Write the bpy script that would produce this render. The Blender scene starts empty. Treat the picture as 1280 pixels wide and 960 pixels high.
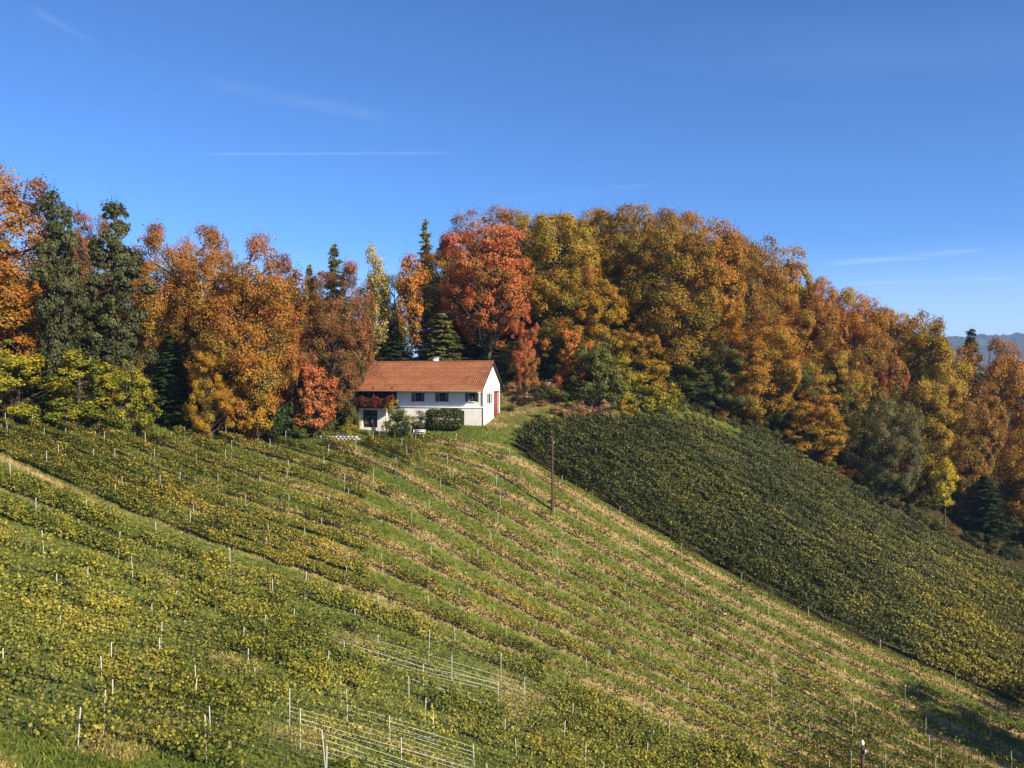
import bpy, math, random
import numpy as np
from mathutils import Vector, Matrix

R = math.radians
scn = bpy.context.scene
COL = scn.collection

# ------------------------------------------------------------------ camera, sky, sun, exposure
F = 1087.0                      # focal length in photo pixels (1280 wide)
cam_d = bpy.data.cameras.new('camera')
cam_d.sensor_width = 36.0
cam_d.lens = F / 1280 * 36.0
cam_d.clip_start, cam_d.clip_end = 0.5, 20000
cam = bpy.data.objects.new('camera', cam_d)
COL.objects.link(cam)
cam.location = (0, 0, 0)
cam.rotation_euler = (R(90), 0, 0)
scn.camera = cam

SUN_AZ, SUN_EL = R(130), R(29.5)   # azimuth clockwise from +Y
world = bpy.data.worlds.new('World')
scn.world = world
world.use_nodes = True
wn, wl = world.node_tree.nodes, world.node_tree.links
wn.clear()
w_out = wn.new('ShaderNodeOutputWorld')
w_bg = wn.new('ShaderNodeBackground')
w_bg.inputs['Strength'].default_value = 0.10
sky = wn.new('ShaderNodeTexSky')
sky.sky_type = 'NISHITA'
sky.sun_disc = False
sky.sun_elevation, sky.sun_rotation = SUN_EL, SUN_AZ
sky.altitude, sky.air_density, sky.dust_density, sky.ozone_density = 400, 0.80, 0.0, 9.0


def wmath(op, *a):
    n = wn.new('ShaderNodeMath'); n.operation = op
    for i, v in enumerate(a):
        if isinstance(v, (int, float)): n.inputs[i].default_value = v
        else: wl.new(v, n.inputs[i])
    return n.outputs[0]


def wramp(fac, lo, hi):
    n = wn.new('ShaderNodeMapRange'); n.interpolation_type = 'SMOOTHSTEP'
    wl.new(fac, n.inputs[0]); n.inputs[1].default_value = lo; n.inputs[2].default_value = hi
    return n.outputs[0]


# thin cirrus streaks and one vapour trail, laid out by sky direction
w_tc = wn.new('ShaderNodeTexCoord')
w_sep = wn.new('ShaderNodeSeparateXYZ'); wl.new(w_tc.outputs['Generated'], w_sep.inputs[0])
zz = wmath('MAXIMUM', w_sep.outputs[2], 0.03)
w_cmb = wn.new('ShaderNodeCombineXYZ')
wl.new(wmath('DIVIDE', w_sep.outputs[0], zz), w_cmb.inputs[0])
wl.new(wmath('MULTIPLY', wmath('DIVIDE', w_sep.outputs[1], zz), 3.2), w_cmb.inputs[1])
w_rot = wn.new('ShaderNodeVectorRotate'); w_rot.rotation_type = 'Z_AXIS'
w_rot.inputs['Angle'].default_value = R(-14); wl.new(w_cmb.outputs[0], w_rot.inputs[0])
w_no = wn.new('ShaderNodeTexNoise'); w_no.inputs['Scale'].default_value = 0.42
w_no.inputs['Detail'].default_value = 7; w_no.inputs['Roughness'].default_value = 0.55
w_no.inputs['Distortion'].default_value = 0.6
wl.new(w_rot.outputs[0], w_no.inputs['Vector'])
w_n2 = wn.new('ShaderNodeTexNoise'); w_n2.inputs['Scale'].default_value = 0.16
w_n2.inputs['Detail'].default_value = 2; wl.new(w_cmb.outputs[0], w_n2.inputs['Vector'])
cirrus = wmath('MULTIPLY', wramp(w_no.outputs[0], 0.50, 0.78), wramp(w_n2.outputs[0], 0.42, 0.66))


def sky_dir(px, py):
    return Vector((px - 640, F, 480 - py)).normalized()


def trail(p0, p1, width, strength):
    a, b = sky_dir(*p0), sky_dir(*p1)
    n = a.cross(b).normalized(); m = (a + b).normalized()
    half = m.dot(a)
    def dot(v):
        d = wn.new('ShaderNodeVectorMath'); d.operation = 'DOT_PRODUCT'
        wl.new(w_tc.outputs['Generated'], d.inputs[0]); d.inputs[1].default_value = v
        return d.outputs['Value']
    across = wmath('SUBTRACT', 1.0, wramp(wmath('ABSOLUTE', dot(n)), 0.0, width))
    along = wramp(dot(m), half, half + (1 - half) * 0.75)
    patch = wramp(w_no.outputs[0], 0.30, 0.62)
    return wmath('MULTIPLY', wmath('MULTIPLY', across, along), wmath('MULTIPLY', patch, strength))


veil = wmath('MULTIPLY', cirrus, 0.06)
for t in (trail((230, 193), (590, 191), 0.0018, 0.55), trail((30, 5), (130, 62), 0.006, 0.10),
          trail((240, 100), (500, 150), 0.012, 0.10), trail((1010, 332), (1260, 312), 0.006, 0.60),
          trail((1020, 358), (1330, 344), 0.007, 0.55), trail((600, 252), (830, 230), 0.004, 0.14)):
    veil = wmath('MAXIMUM', veil, t)
veil = wmath('MAXIMUM', veil, wramp(w_sep.outputs[2], 0.165, 0.0))      # pale air low over the horizon
w_mix = wn.new('ShaderNodeMix'); w_mix.data_type = 'RGBA'
wl.new(veil, w_mix.inputs['Factor'])
wl.new(sky.outputs[0], w_mix.inputs['A'])
w_mix.inputs['B'].default_value = (4.2, 5.0, 6.2, 1)
w_tint = wn.new('ShaderNodeMix'); w_tint.data_type = 'RGBA'; w_tint.blend_type = 'MULTIPLY'
w_tint.inputs['Factor'].default_value = 1.0
wl.new(w_mix.outputs['Result'], w_tint.inputs['A'])
w_tint.inputs['B'].default_value = (0.87, 0.98, 1.06, 1)
wl.new(w_tint.outputs['Result'], w_bg.inputs['Color'])
wl.new(w_bg.outputs[0], w_out.inputs['Surface'])

sun_d = bpy.data.lights.new('sun', 'SUN')
sun_d.energy, sun_d.angle, sun_d.color = 5.0, R(0.5), (1.0, 0.90, 0.72)
sun = bpy.data.objects.new('sun', sun_d)
COL.objects.link(sun)
to_sun = Vector((math.sin(SUN_AZ) * math.cos(SUN_EL), math.cos(SUN_AZ) * math.cos(SUN_EL), math.sin(SUN_EL)))
sun.rotation_euler = to_sun.to_track_quat('Z', 'Y').to_euler()
sun.location = to_sun * 100

scn.view_settings.view_transform = 'Standard'
scn.view_settings.look = 'None'
scn.view_settings.exposure = 0.80
scn.view_settings.gamma = 1.0
scn.render.engine = 'CYCLES'
scn.cycles.max_bounces = 6
scn.cycles.diffuse_bounces = 3
scn.cycles.transmission_bounces = 4
scn.cycles.volume_bounces = 1
scn.cycles.use_denoising = True

# ------------------------------------------------------------------ helpers
rng = np.random.default_rng(7)
random.seed(7)


def mk(name, V, faces, mat=None, parent=None, tone=None, smooth=False, link=True):
    """one mesh object from numpy verts and a list of (n,k) face arrays; tone = per-vertex (r,g,b)"""
    V = np.asarray(V, np.float32)
    if not isinstance(faces, (list, tuple)): faces = [faces]
    faces = [np.asarray(f, np.int32) for f in faces if len(f)]
    me = bpy.data.meshes.new(name)
    me.vertices.add(len(V)); me.vertices.foreach_set('co', V.ravel())
    nl = sum(f.size for f in faces); npoly = sum(len(f) for f in faces)
    me.loops.add(nl); me.polygons.add(npoly)
    me.loops.foreach_set('vertex_index', np.concatenate([f.ravel() for f in faces]))
    tot = np.concatenate([np.full(len(f), f.shape[1], np.int32) for f in faces])
    st = np.zeros(npoly, np.int32); st[1:] = np.cumsum(tot)[:-1]
    me.polygons.foreach_set('loop_start', st)
    me.polygons.foreach_set('loop_total', tot)
    if smooth: me.polygons.foreach_set('use_smooth', np.ones(npoly, bool))
    me.update(calc_edges=True)
    if tone is not None:
        a = me.attributes.new('tone', 'FLOAT_COLOR', 'POINT')
        c = np.ones((len(V), 4), np.float32); c[:, :3] = tone
        a.data.foreach_set('color', c.ravel())
    if mat: me.materials.append(mat)
    ob = bpy.data.objects.new(name, me)
    if link: COL.objects.link(ob)
    if parent: ob.parent = parent
    return ob


def tag(o, label, cat, group=None, kind=None):
    if label: o['label'] = label
    if cat: o['category'] = cat
    if group: o['group'] = group
    if kind: o['kind'] = kind
    return o


def thing(name, label, cat, loc, rotz=0.0, group=None):
    o = bpy.data.objects.new(name, None)
    o.empty_display_size = 0.3
    COL.objects.link(o)
    o.location = loc; o.rotation_euler = (0, 0, rotz)
    return tag(o, label, cat, group)


class MB:
    """collects boxes, bars and tubes into one mesh"""
    def __init__(s): s.v, s.f, s.n = [], {}, 0
    def add(s, V, Fs):
        V = np.asarray(V, float).reshape(-1, 3)
        for f in Fs: s.f.setdefault(len(f), []).append([i + s.n for i in f])
        s.v.append(V); s.n += len(V)
    def box(s, x0, x1, y0, y1, z0, z1):
        s.add([(x0,y0,z0),(x1,y0,z0),(x1,y1,z0),(x0,y1,z0),(x0,y0,z1),(x1,y0,z1),(x1,y1,z1),(x0,y1,z1)],
              [(0,3,2,1),(4,5,6,7),(0,1,5,4),(1,2,6,5),(2,3,7,6),(3,0,4,7)])
    def quad(s, a, b, c, d): s.add([a, b, c, d], [(0, 1, 2, 3)])
    def tube(s, pts, radii, sides=6, cap=True):
        pts = np.asarray(pts, float); n = len(pts)
        T = np.gradient(pts, axis=0); T /= np.linalg.norm(T, axis=1)[:, None] + 1e-9
        ref = np.array([0.31, 0.93, 0.2])
        A = np.cross(T, ref); A /= np.linalg.norm(A, axis=1)[:, None] + 1e-9
        B = np.cross(T, A)
        th = np.arange(sides) * 2 * math.pi / sides
        rr = np.broadcast_to(np.asarray(radii, float), (n,))
        V = pts[:, None] + rr[:, None, None] * (np.cos(th)[None, :, None] * A[:, None] + np.sin(th)[None, :, None] * B[:, None])
        fs = []
        for i in range(n - 1):
            for j in range(sides):
                k = (j + 1) % sides
                fs.append((i*sides+j, i*sides+k, (i+1)*sides+k, (i+1)*sides+j))
        s.add(V, fs)
        if cap:
            s.f.setdefault(sides, []).append([s.n - sides + j for j in range(sides)])
    def build(s, name, mat, parent=None, smooth=False, link=True):
        return mk(name, np.concatenate(s.v), [np.array(f) for f in s.f.values()], mat, parent, smooth=smooth, link=link)


# ------------------------------------------------------------------ materials
def new_mat(name):
    m = bpy.data.materials.new(name); m.use_nodes = True
    nt = m.node_tree; nt.nodes.clear()
    out = nt.nodes.new('ShaderNodeOutputMaterial')
    return m, nt, nt.nodes, nt.links, out


def plain(name, col, rough=0.7, var=0.15, scale=3.0, bump=0.0, metal=0.0, spec=0.3):
    m, nt, N, L, out = new_mat(name)
    p = N.new('ShaderNodeBsdfPrincipled')
    p.inputs['Roughness'].default_value = rough; p.inputs['Metallic'].default_value = metal
    p.inputs['Specular IOR Level'].default_value = spec
    tc = N.new('ShaderNodeTexCoord')
    no = N.new('ShaderNodeTexNoise'); no.inputs['Scale'].default_value = scale; no.inputs['Detail'].default_value = 6
    L.new(tc.outputs['Object'], no.inputs['Vector'])
    rp = N.new('ShaderNodeValToRGB')
    rp.color_ramp.elements[0].position, rp.color_ramp.elements[1].position = 0.3, 0.7
    rp.color_ramp.elements[0].color = tuple(c * (1 - var) for c in col) + (1,)
    rp.color_ramp.elements[1].color = tuple(min(1, c * (1 + var)) for c in col) + (1,)
    L.new(no.outputs[0], rp.inputs[0]); L.new(rp.outputs[0], p.inputs['Base Color'])
    if bump:
        b = N.new('ShaderNodeBump'); b.inputs['Strength'].default_value = bump; b.inputs['Distance'].default_value = 0.02
        L.new(no.outputs[0], b.inputs['Height']); L.new(b.outputs[0], p.inputs['Normal'])
    L.new(p.outputs[0], out.inputs['Surface'])
    return m


def foliage(name, cols, wts=(0.30, 0.45, 0.25), transl=0.25, nscale=0.35, jitter=0.35):
    """leaf colours picked per leaf (tone.r), per bough (tone.g) and by height on the plant (tone.b)"""
    m, nt, N, L, out = new_mat(name)
    at = N.new('ShaderNodeAttribute'); at.attribute_name = 'tone'
    sp = N.new('ShaderNodeSeparateColor'); L.new(at.outputs['Color'], sp.inputs[0])
    tc = N.new('ShaderNodeTexCoord')
    oi = N.new('ShaderNodeObjectInfo')
    vm = N.new('ShaderNodeVectorMath'); vm.operation = 'ADD'
    L.new(tc.outputs['Object'], vm.inputs[0])
    mv = N.new('ShaderNodeVectorMath'); mv.operation = 'SCALE'; mv.inputs[0].default_value = (37, 53, 71)
    L.new(oi.outputs['Random'], mv.inputs['Scale']); L.new(mv.outputs[0], vm.inputs[1])
    no = N.new('ShaderNodeTexNoise'); no.inputs['Scale'].default_value = nscale; no.inputs['Detail'].default_value = 3
    L.new(vm.outputs[0], no.inputs['Vector'])
    def M(op, a, b):
        n = N.new('ShaderNodeMath'); n.operation = op
        for i, v in enumerate((a, b)):
            if isinstance(v, (int, float)): n.inputs[i].default_value = v
            else: L.new(v, n.inputs[i])
        return n.outputs[0]
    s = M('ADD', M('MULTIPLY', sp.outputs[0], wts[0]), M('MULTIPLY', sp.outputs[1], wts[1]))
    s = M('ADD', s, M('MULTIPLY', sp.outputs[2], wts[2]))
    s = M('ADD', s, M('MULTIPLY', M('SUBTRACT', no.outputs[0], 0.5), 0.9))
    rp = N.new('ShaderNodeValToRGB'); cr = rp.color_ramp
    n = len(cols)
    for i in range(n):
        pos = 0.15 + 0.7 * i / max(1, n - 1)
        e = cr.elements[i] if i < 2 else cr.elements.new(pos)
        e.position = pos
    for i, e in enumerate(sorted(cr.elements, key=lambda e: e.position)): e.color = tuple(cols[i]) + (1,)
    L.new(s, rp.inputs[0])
    hs = N.new('ShaderNodeHueSaturation')
    L.new(rp.outputs[0], hs.inputs['Color'])
    L.new(M('ADD', 1 - jitter, M('MULTIPLY', sp.outputs[0], 2 * jitter)), hs.inputs['Value'])
    di = N.new('ShaderNodeBsdfPrincipled'); di.inputs['Roughness'].default_value = 0.55
    di.inputs['Specular IOR Level'].default_value = 0.25
    tr = N.new('ShaderNodeBsdfTranslucent')
    L.new(hs.outputs[0], di.inputs['Base Color']); L.new(hs.outputs[0], tr.inputs['Color'])
    mx = N.new('ShaderNodeMixShader'); mx.inputs[0].default_value = transl
    L.new(di.outputs[0], mx.inputs[1]); L.new(tr.outputs[0], mx.inputs[2])
    L.new(mx.outputs[0], out.inputs['Surface'])
    return m


FOL = {k: foliage('leaves_' + k, c) for k, c in {
    'copper':      [(.12,.12,.02), (.35,.185,.02), (.37,.14,.02), (.28,.09,.018)],
    'rust':        [(.22,.15,.02), (.38,.20,.02), (.38,.155,.022), (.28,.10,.02)],
    'brown':       [(.12,.10,.018), (.24,.15,.02), (.31,.14,.02), (.24,.09,.018)],
    'olivebrown':  [(.10,.11,.015), (.20,.15,.017), (.33,.19,.018), (.34,.15,.018)],
    'goldolive':   [(.115,.13,.015), (.25,.19,.018), (.42,.26,.02), (.36,.17,.018)],
    'gold':        [(.16,.14,.016), (.36,.22,.016), (.42,.22,.016), (.34,.13,.016)],
    'goldorange':  [(.13,.13,.016), (.38,.22,.018), (.45,.20,.018), (.37,.13,.018)],
    'orange':      [(.16,.14,.02), (.44,.20,.022), (.48,.165,.025), (.40,.12,.022)],
    'peach':       [(.16,.13,.03), (.44,.17,.045), (.48,.15,.05), (.40,.11,.04)],
    'redmaple':    [(.15,.10,.02), (.38,.15,.028), (.56,.15,.045), (.55,.115,.05)],
    'redbrown':    [(.09,.09,.022), (.18,.11,.03), (.27,.11,.035), (.31,.10,.045)],
    'yellowgreen': [(.06,.095,.012), (.18,.19,.015), (.34,.28,.018), (.42,.27,.018)],
    'paleyellow':  [(.20,.19,.03), (.36,.29,.05), (.44,.34,.07), (.46,.34,.08)],
    'brightyellow':[(.34,.28,.02), (.52,.40,.02), (.56,.40,.02)],
    'olivegreen':  [(.04,.06,.012), (.08,.10,.018), (.13,.12,.022), (.17,.10,.025)],
    'midgreen':    [(.045,.06,.014), (.085,.10,.02), (.13,.14,.025), (.20,.17,.03)],
    'greygreen':   [(.065,.072,.022), (.11,.108,.034), (.16,.142,.045), (.20,.155,.04)],
    'darkgreen':   [(.018,.03,.008), (.032,.05,.010), (.05,.07,.014)],
    'pine':        [(.04,.047,.017), (.065,.072,.023), (.092,.095,.03), (.12,.112,.037)],
    'spruce':      [(.022,.032,.011), (.04,.052,.016), (.065,.078,.024)],
    'larch':       [(.11,.12,.03), (.17,.17,.042), (.23,.21,.055)],
    'purple':      [(.05,.035,.025), (.09,.055,.035), (.12,.07,.045)],
    'drytan':      [(.26,.17,.07), (.38,.22,.10), (.46,.24,.13)],
    'drypink':     [(.22,.14,.07), (.34,.19,.10), (.42,.22,.12)],
    'geranium':    [(.04,.05,.012), (.12,.035,.02), (.20,.03,.022), (.26,.04,.03)],
    'redflower':   [(.10,.08,.02), (.45,.06,.03), (.55,.07,.04)],
}.items()}
VINE_A = foliage('leaves_vine_yellow', [(.075,.10,.016), (.16,.175,.025), (.27,.25,.034), (.44,.34,.045)], (0.42, 0.28, 0.25), 0.3, 0.16, 0.28)
VINE_B = foliage('leaves_vine_olive', [(.075,.095,.016), (.15,.155,.024), (.27,.225,.034), (.44,.32,.05)], (0.45, 0.25, 0.30), 0.3, 0.12)
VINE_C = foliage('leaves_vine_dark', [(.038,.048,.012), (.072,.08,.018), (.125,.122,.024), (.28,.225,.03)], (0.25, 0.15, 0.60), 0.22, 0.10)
GRASS = foliage('grass_blades', [(.10,.14,.018), (.18,.20,.03), (.33,.27,.068), (.55,.40,.17)], (0.20, 0.10, 0.70), 0.25, 0.15)
BARK = plain('bark', (.07, .055, .042), 0.9, 0.35, 2.0, 0.6)
BARK_PALE = plain('bark_birch', (.42, .40, .36), 0.8, 0.4, 2.5, 0.2)
VINEWOOD = plain('vine_wood', (.09, .065, .045), 0.9, 0.3)
POST = plain('post_pale_cream', (.50, .48, .41), 0.6, 0.12, 4)
WIRE = plain('wire_galvanised', (.55, .55, .50), 0.45, 0.1, spec=0.5)
WIRE_W = plain('wire_pale', (.80, .78, .70), 0.4, 0.05, spec=0.5)  # sun glint on the bare wires put into a paler colour
POLEWOOD = plain('pole_wood', (.085, .052, .034), 0.85, 0.3, 6, 0.3)
CERAMIC = plain('ceramic', (.75, .74, .70), 0.25, 0.03)
CABLE = plain('cable', (.03, .03, .03), 0.6, 0.1)

# ------------------------------------------------------------------ terrain
CTRL = [(0,528,86),(150,532,92),(300,545,98),(430,545,105),(605,536,103),(470,541,108),
(650,490,118),(700,505,118),(640,472,124),(700,527,112),(850,525,122),(930,545,126),(1000,575,130),(1130,650,132),(1280,715,132),
(690,638,88),(650,560,100),(760,630,93),(900,715,88),(900,770,80),(1013,850,75),(1100,800,86),(1280,880,82),(1013,925,70),(1078,960,66),
(25,590,70),(130,640,68),(250,690,67),(400,735,68),(500,770,69),(600,815,69),(700,850,69),(800,885,69),(944,948,67),
(53,893,42),(196,890,44),(336,903,46),(482,942,50),(583,943,56),(255,803,58),(358,812,59),(145,820,52),(0,740,52),(0,880,40),(0,955,36)]
TP = [((px-640)/F*d, d, -(py-480)/F*d) for px, py, d in CTRL]
TP += [(0,0,-10),(0,25,-16),(0,36,-20),(15,36,-23),(30,50,-28),(-20,10,-9),(20,10,-14),(0,140,4),(-10,126,0),(30,145,3),(20,160,7),
(50,152,-4),(70,150,-14),(95,165,-20),(-40,112,-3),(-70,100,-2),(-40,140,0),(-80,140,-2),(100,120,-34),(100,80,-36),(60,60,-33),
(80,40,-33),(-62,80,-2),(-62,60,-3),(-52,40,-8),(-45,20,-8),(120,160,-30),(0,185,8),(-60,180,0),(60,185,0),(120,200,-25),
(-17.5,107.5,-5.6),(-3,103.5,-5.3),(-17,113,-4.8)]
TP = np.array(TP)
_S = 50.0
def _U(r2): return 0.5 * r2 * np.log(r2 + 1e-12)
_X = TP[:, :2] / _S
_n = len(_X)
_Q = np.c_[np.ones(_n), _X]
_W = np.linalg.solve(np.block([[_U(((_X[:, None]-_X[None])**2).sum(-1)) + 0.002*np.eye(_n), _Q], [_Q.T, np.zeros((3, 3))]]),
                     np.r_[TP[:, 2], 0, 0, 0])


def sstep(x, a, b):
    t = np.clip((x - a) / (b - a), 0, 1); return t * t * (3 - 2 * t)


def vnoise(x, y, s, seed=0):
    """smooth value noise in plan"""
    x = np.asarray(x) / s; y = np.asarray(y) / s
    xi, yi = np.floor(x).astype(np.int64), np.floor(y).astype(np.int64)
    fx, fy = x - xi, y - yi
    fx, fy = fx*fx*(3-2*fx), fy*fy*(3-2*fy)
    def h(a, b):
        n = (a * 374761393 + b * 668265263 + seed * 974711) & 0x7fffffff
        n = ((n ^ (n >> 13)) * 1274126177) & 0x7fffffff
        return ((n ^ (n >> 16)) & 0xffff) / 65535.0
    return (h(xi, yi)*(1-fx) + h(xi+1, yi)*fx)*(1-fy) + (h(xi, yi+1)*(1-fx) + h(xi+1, yi+1)*fx)*fy


def H(x, y):
    x, y = np.broadcast_arrays(np.asarray(x, float), np.asarray(y, float))
    q = np.stack([x, y], -1).reshape(-1, 2)
    out = np.empty(len(q))
    r = np.hypot(q[:, 0] - 10, q[:, 1] - 90)
    near = r < 330
    qa = q[near] / _S; o = np.empty(len(qa))
    for i in range(0, len(qa), 20000):
        a = qa[i:i+20000]
        o[i:i+20000] = _U(((a[:, None] - _X[None])**2).sum(-1)) @ _W[:-3] + _W[-3] + a @ _W[-2:]
    far = -46 + 22 * (vnoise(q[:, 0], q[:, 1], 420, 3) - 0.5)
    w = sstep(r, 120, 320)
    full = far.copy()
    full[near] = o * (1 - w[near]) + far[near] * w[near]
    return full.reshape(x.shape)


def spread(lo, hi, step, far, g=1.16):
    c = list(np.arange(lo, hi + 1e-6, step)); s = step
    while c[-1] < far: s *= g; c.append(c[-1] + s)
    s = step
    while c[0] > -far: s *= g; c.insert(0, c[0] - s)
    return np.array(c)


def proj_(x, y, z):
    return 640 + F * x / y, 480 - F * z / y


# vine-row guides: lines read off the photograph, dropped onto the terrain below
GUIDE = [
 [(-60,180),(200,260),(440,360),(600,440),(700,470),(800,496),(930,545),(1000,577),(1130,648),(1280,717),(1400,770)],      # edge of the wood
 [(-60,380),(0,410),(200,480),(300,515),(440,548),(560,548),(600,555),(650,570),(760,634),(900,714),(1060,797),(1280,887),(1400,930)],   # lower edge of the dark block
 [(-60,388),(0,410),(200,475),(300,510),(440,550),(504,580),(561,614),(622,650),(709,701),(763,731),(900,803),(1013,860),(1128,917),(1220,962),(1400,1040)],
 [(-60,550),(25,590),(130,640),(250,690),(400,738),(500,772),(600,812),(700,850),(800,888),(944,948),(1000,975),(1400,1120)],  # the grass gap
 [(-60,675),(0,692),(200,748),(410,812),(660,882),(850,940),(920,965),(1400,1110)],
 [(-60,790),(0,800),(150,835),(370,890),(530,935),(620,962),(1400,1180)],
 [(-60,878),(0,890),(140,925),(250,960),(1400,1260)],
 [(-60,915),(0,928),(120,960),(200,985),(1400,1290)]]
GT = [-19, 0, 4, 10, 13, 17, 21, 22.5]          # row number carried by each guide
GUIDE = [np.array(g, float) for g in GUIDE]


def row_t(px, py):
    """row number (float) at a picture position, by interpolation between the guides"""
    L_ = np.stack([np.interp(px, g[:, 0], g[:, 1]) for g in GUIDE])
    t = np.full(np.shape(px), np.nan)
    for i in range(len(GUIDE) - 1):
        m = (py >= L_[i]) & (py < L_[i+1])
        t = np.where(m, GT[i] + (GT[i+1] - GT[i]) * (py - L_[i]) / (L_[i+1] - L_[i] + 1e-6), t)
    return t


def inpoly(px, py, poly):
    px, py = np.asarray(px, float), np.asarray(py, float)
    c = np.zeros(px.shape, bool); n = len(poly)
    for i in range(n):
        x0, y0 = poly[i]; x1, y1 = poly[(i+1) % n]
        c ^= ((y0 > py) != (y1 > py)) & (px < (x1 - x0) * (py - y0) / (y1 - y0 + 1e-9) + x0)
    return c


POLY_C = [(640,560),(648,541),(700,531),(850,527),(930,548),(1000,580),(1130,652),(1280,722),(1420,790),(1420,960),(1280,884),(1060,795),(900,712),(760,632),(690,590)]
POLY_B = [(-80,530),(0,536),(150,540),(300,552),(380,556),(430,556),(560,549),(620,552),(660,575),(760,636),(900,716),(1060,799),(1280,890),(1420,950),(1420,1100),
          (1000,975),(944,952),(800,892),(700,854),(600,816),(500,776),(400,742),(250,694),(130,644),(25,594),(-80,540)]
POLY_A = [(-80,560),(25,606),(130,656),(250,704),(400,750),(500,784),(600,824),(700,862),(800,900),(944,960),(1000,1000),(300,1040),(300,995),(225,968),(120,945),(0,922),(-80,905)]

gx, gy = spread(-60, 66, 0.35, 5000, 1.22), spread(34, 126, 0.35, 5000, 1.22)
GX, GY = np.meshgrid(gx, gy)
GZ = H(GX, GY)
fine = (1 - sstep(np.hypot(GX - 5, GY - 80), 120, 200))
GZ = GZ + fine * (0.22 * (vnoise(GX, GY, 2.6, 1) - 0.5) + 0.12 * (vnoise(GX, GY, 0.9, 2) - 0.5))


_px, _py = proj_(GX, np.where(GY > 20, GY, 20), GZ)
_tt = row_t(_px, _py)
_fr = np.nan_to_num(_tt, nan=0.0) % 1.0
_ok = np.isfinite(_tt) & (_tt > 0) & (_tt < 10) & (GY > 40) & (GY < 112) & inpoly(_px, _py, POLY_B)
GZ = GZ + np.where(_ok, 0.16 * (np.where(_fr < 0.5, _fr, _fr - 1.0)), 0)     # small mown terrace above each row


def ground(x, y):
    x = np.asarray(x, float); y = np.asarray(y, float)
    i = np.clip(np.searchsorted(gx, x) - 1, 0, len(gx) - 2); j = np.clip(np.searchsorted(gy, y) - 1, 0, len(gy) - 2)
    u = (x - gx[i]) / (gx[i+1] - gx[i]); v = (y - gy[j]) / (gy[j+1] - gy[j])
    return (GZ[j, i]*(1-u) + GZ[j, i+1]*u)*(1-v) + (GZ[j+1, i]*(1-u) + GZ[j+1, i+1]*u)*v


def proj(x, y, z):
    return 640 + F * x / y, 480 - F * z / y


vis = (GY > 20) & (GY < 160) & (np.abs(GX) < 100)
PX, PY = proj(GX, np.where(GY > 1, GY, 1), GZ)
TT = row_t(PX, PY)
TT = np.where(vis, TT, np.nan)
inB = inpoly(PX, PY, POLY_B) & vis
inA = inpoly(PX, PY, POLY_A) & vis
inC = inpoly(PX, PY, POLY_C) & vis
n1 = vnoise(GX, GY, 3.5, 11); n2 = vnoise(GX, GY, 0.8, 12); n3 = vnoise(GX, GY, 11, 13)
tt = np.nan_to_num(TT, nan=0.0)
fr = (tt + 0.06 * (n2 - .5)) % 1.0                                # row stands at .5; mown straw lies just uphill of it
straw = np.where(inB, np.exp(-(np.abs(fr - 0.32) / 0.23) ** 2.6) * (0.55 + 0.6 * sstep(n1 * .55 + n2 * .45, 0.2, 0.55)), 0)
straw *= np.where(inB, (sstep(PX, 60, 560) * 0.70 + 0.30) * (0.80 + 0.32 * vnoise(np.floor(tt) * 7.3 + .5, GX * 0.05, 1.0, 17)), 0)
straw = straw + np.where(inA, 0.45 * sstep(n1, 0.62, 0.85), 0)
gapband = np.exp(-((tt - 10.0) / 0.2) ** 2) * (inA | inB)
straw = np.maximum(straw, np.exp(-((tt - 9.75) / 0.12) ** 2) * inB * sstep(n3, 0.35, 0.6) * 0.9)
bank = ((GX > -3) & (GX < 12) & (GY > 104) & (GY < 127) & ~inC)
straw = np.where(bank, 0.10 + 0.6 * sstep(n1 * .5 + n2 * .5, .35, .75), straw)
nearpath = sstep(vnoise(GX, GY, 2, 5) * 2 + 36.0 - GY - .45 * (GX + 21), 0, 1.5) * (GX < -10) * (GY > 20)
straw = np.clip(np.maximum(straw, nearpath * 0.8), 0, 1)
wood = np.clip(sstep(-tt, 18.2, 19.5) * (GX > 10) + (GY > 128) * 1.0 + (GX < -12) * (GY > 113) + 0.9 * (GX < -38) * (GY > 92), 0, 1) * vis
wood = np.where(inC, 0.85, wood)
wood = np.where(bank, np.maximum(wood, 0.45 * sstep(n1 * .6 + n3 * .4, .3, .6)), wood)
tone_g = np.stack([straw, np.clip(wood, 0, 1), np.clip(gapband + 0.4 * n3, 0, 1)], -1).reshape(-1, 3)

gm, nt, N, L, out = new_mat('meadow_ground')
at = N.new('ShaderNodeAttribute'); at.attribute_name = 'tone'
sp = N.new('ShaderNodeSeparateColor'); L.new(at.outputs['Color'], sp.inputs[0])
tc = N.new('ShaderNodeTexCoord')
def noise(scale, det=5):
    n = N.new('ShaderNodeTexNoise'); n.inputs['Scale'].default_value = scale; n.inputs['Detail'].default_value = det
    n.inputs['Roughness'].default_value = 0.65
    L.new(tc.outputs['Object'], n.inputs['Vector']); return n.outputs[0]
def ramp(fac, stops):
    r = N.new('ShaderNodeValToRGB')
    while len(r.color_ramp.elements) < len(stops): r.color_ramp.elements.new(0.5)
    for e, (p, c) in zip(r.color_ramp.elements, stops): e.position = p; e.color = tuple(c) + (1,)
    L.new(fac, r.inputs[0]); return r.outputs[0]
def mixc(f, a, b):
    m = N.new('ShaderNodeMix'); m.data_type = 'RGBA'
    L.new(f, m.inputs['Factor']); L.new(a, m.inputs['A']); L.new(b, m.inputs['B']); return m.outputs['Result']
nf, nm, nl = noise(2.2, 8), noise(0.45, 4), noise(0.09, 3)
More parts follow.
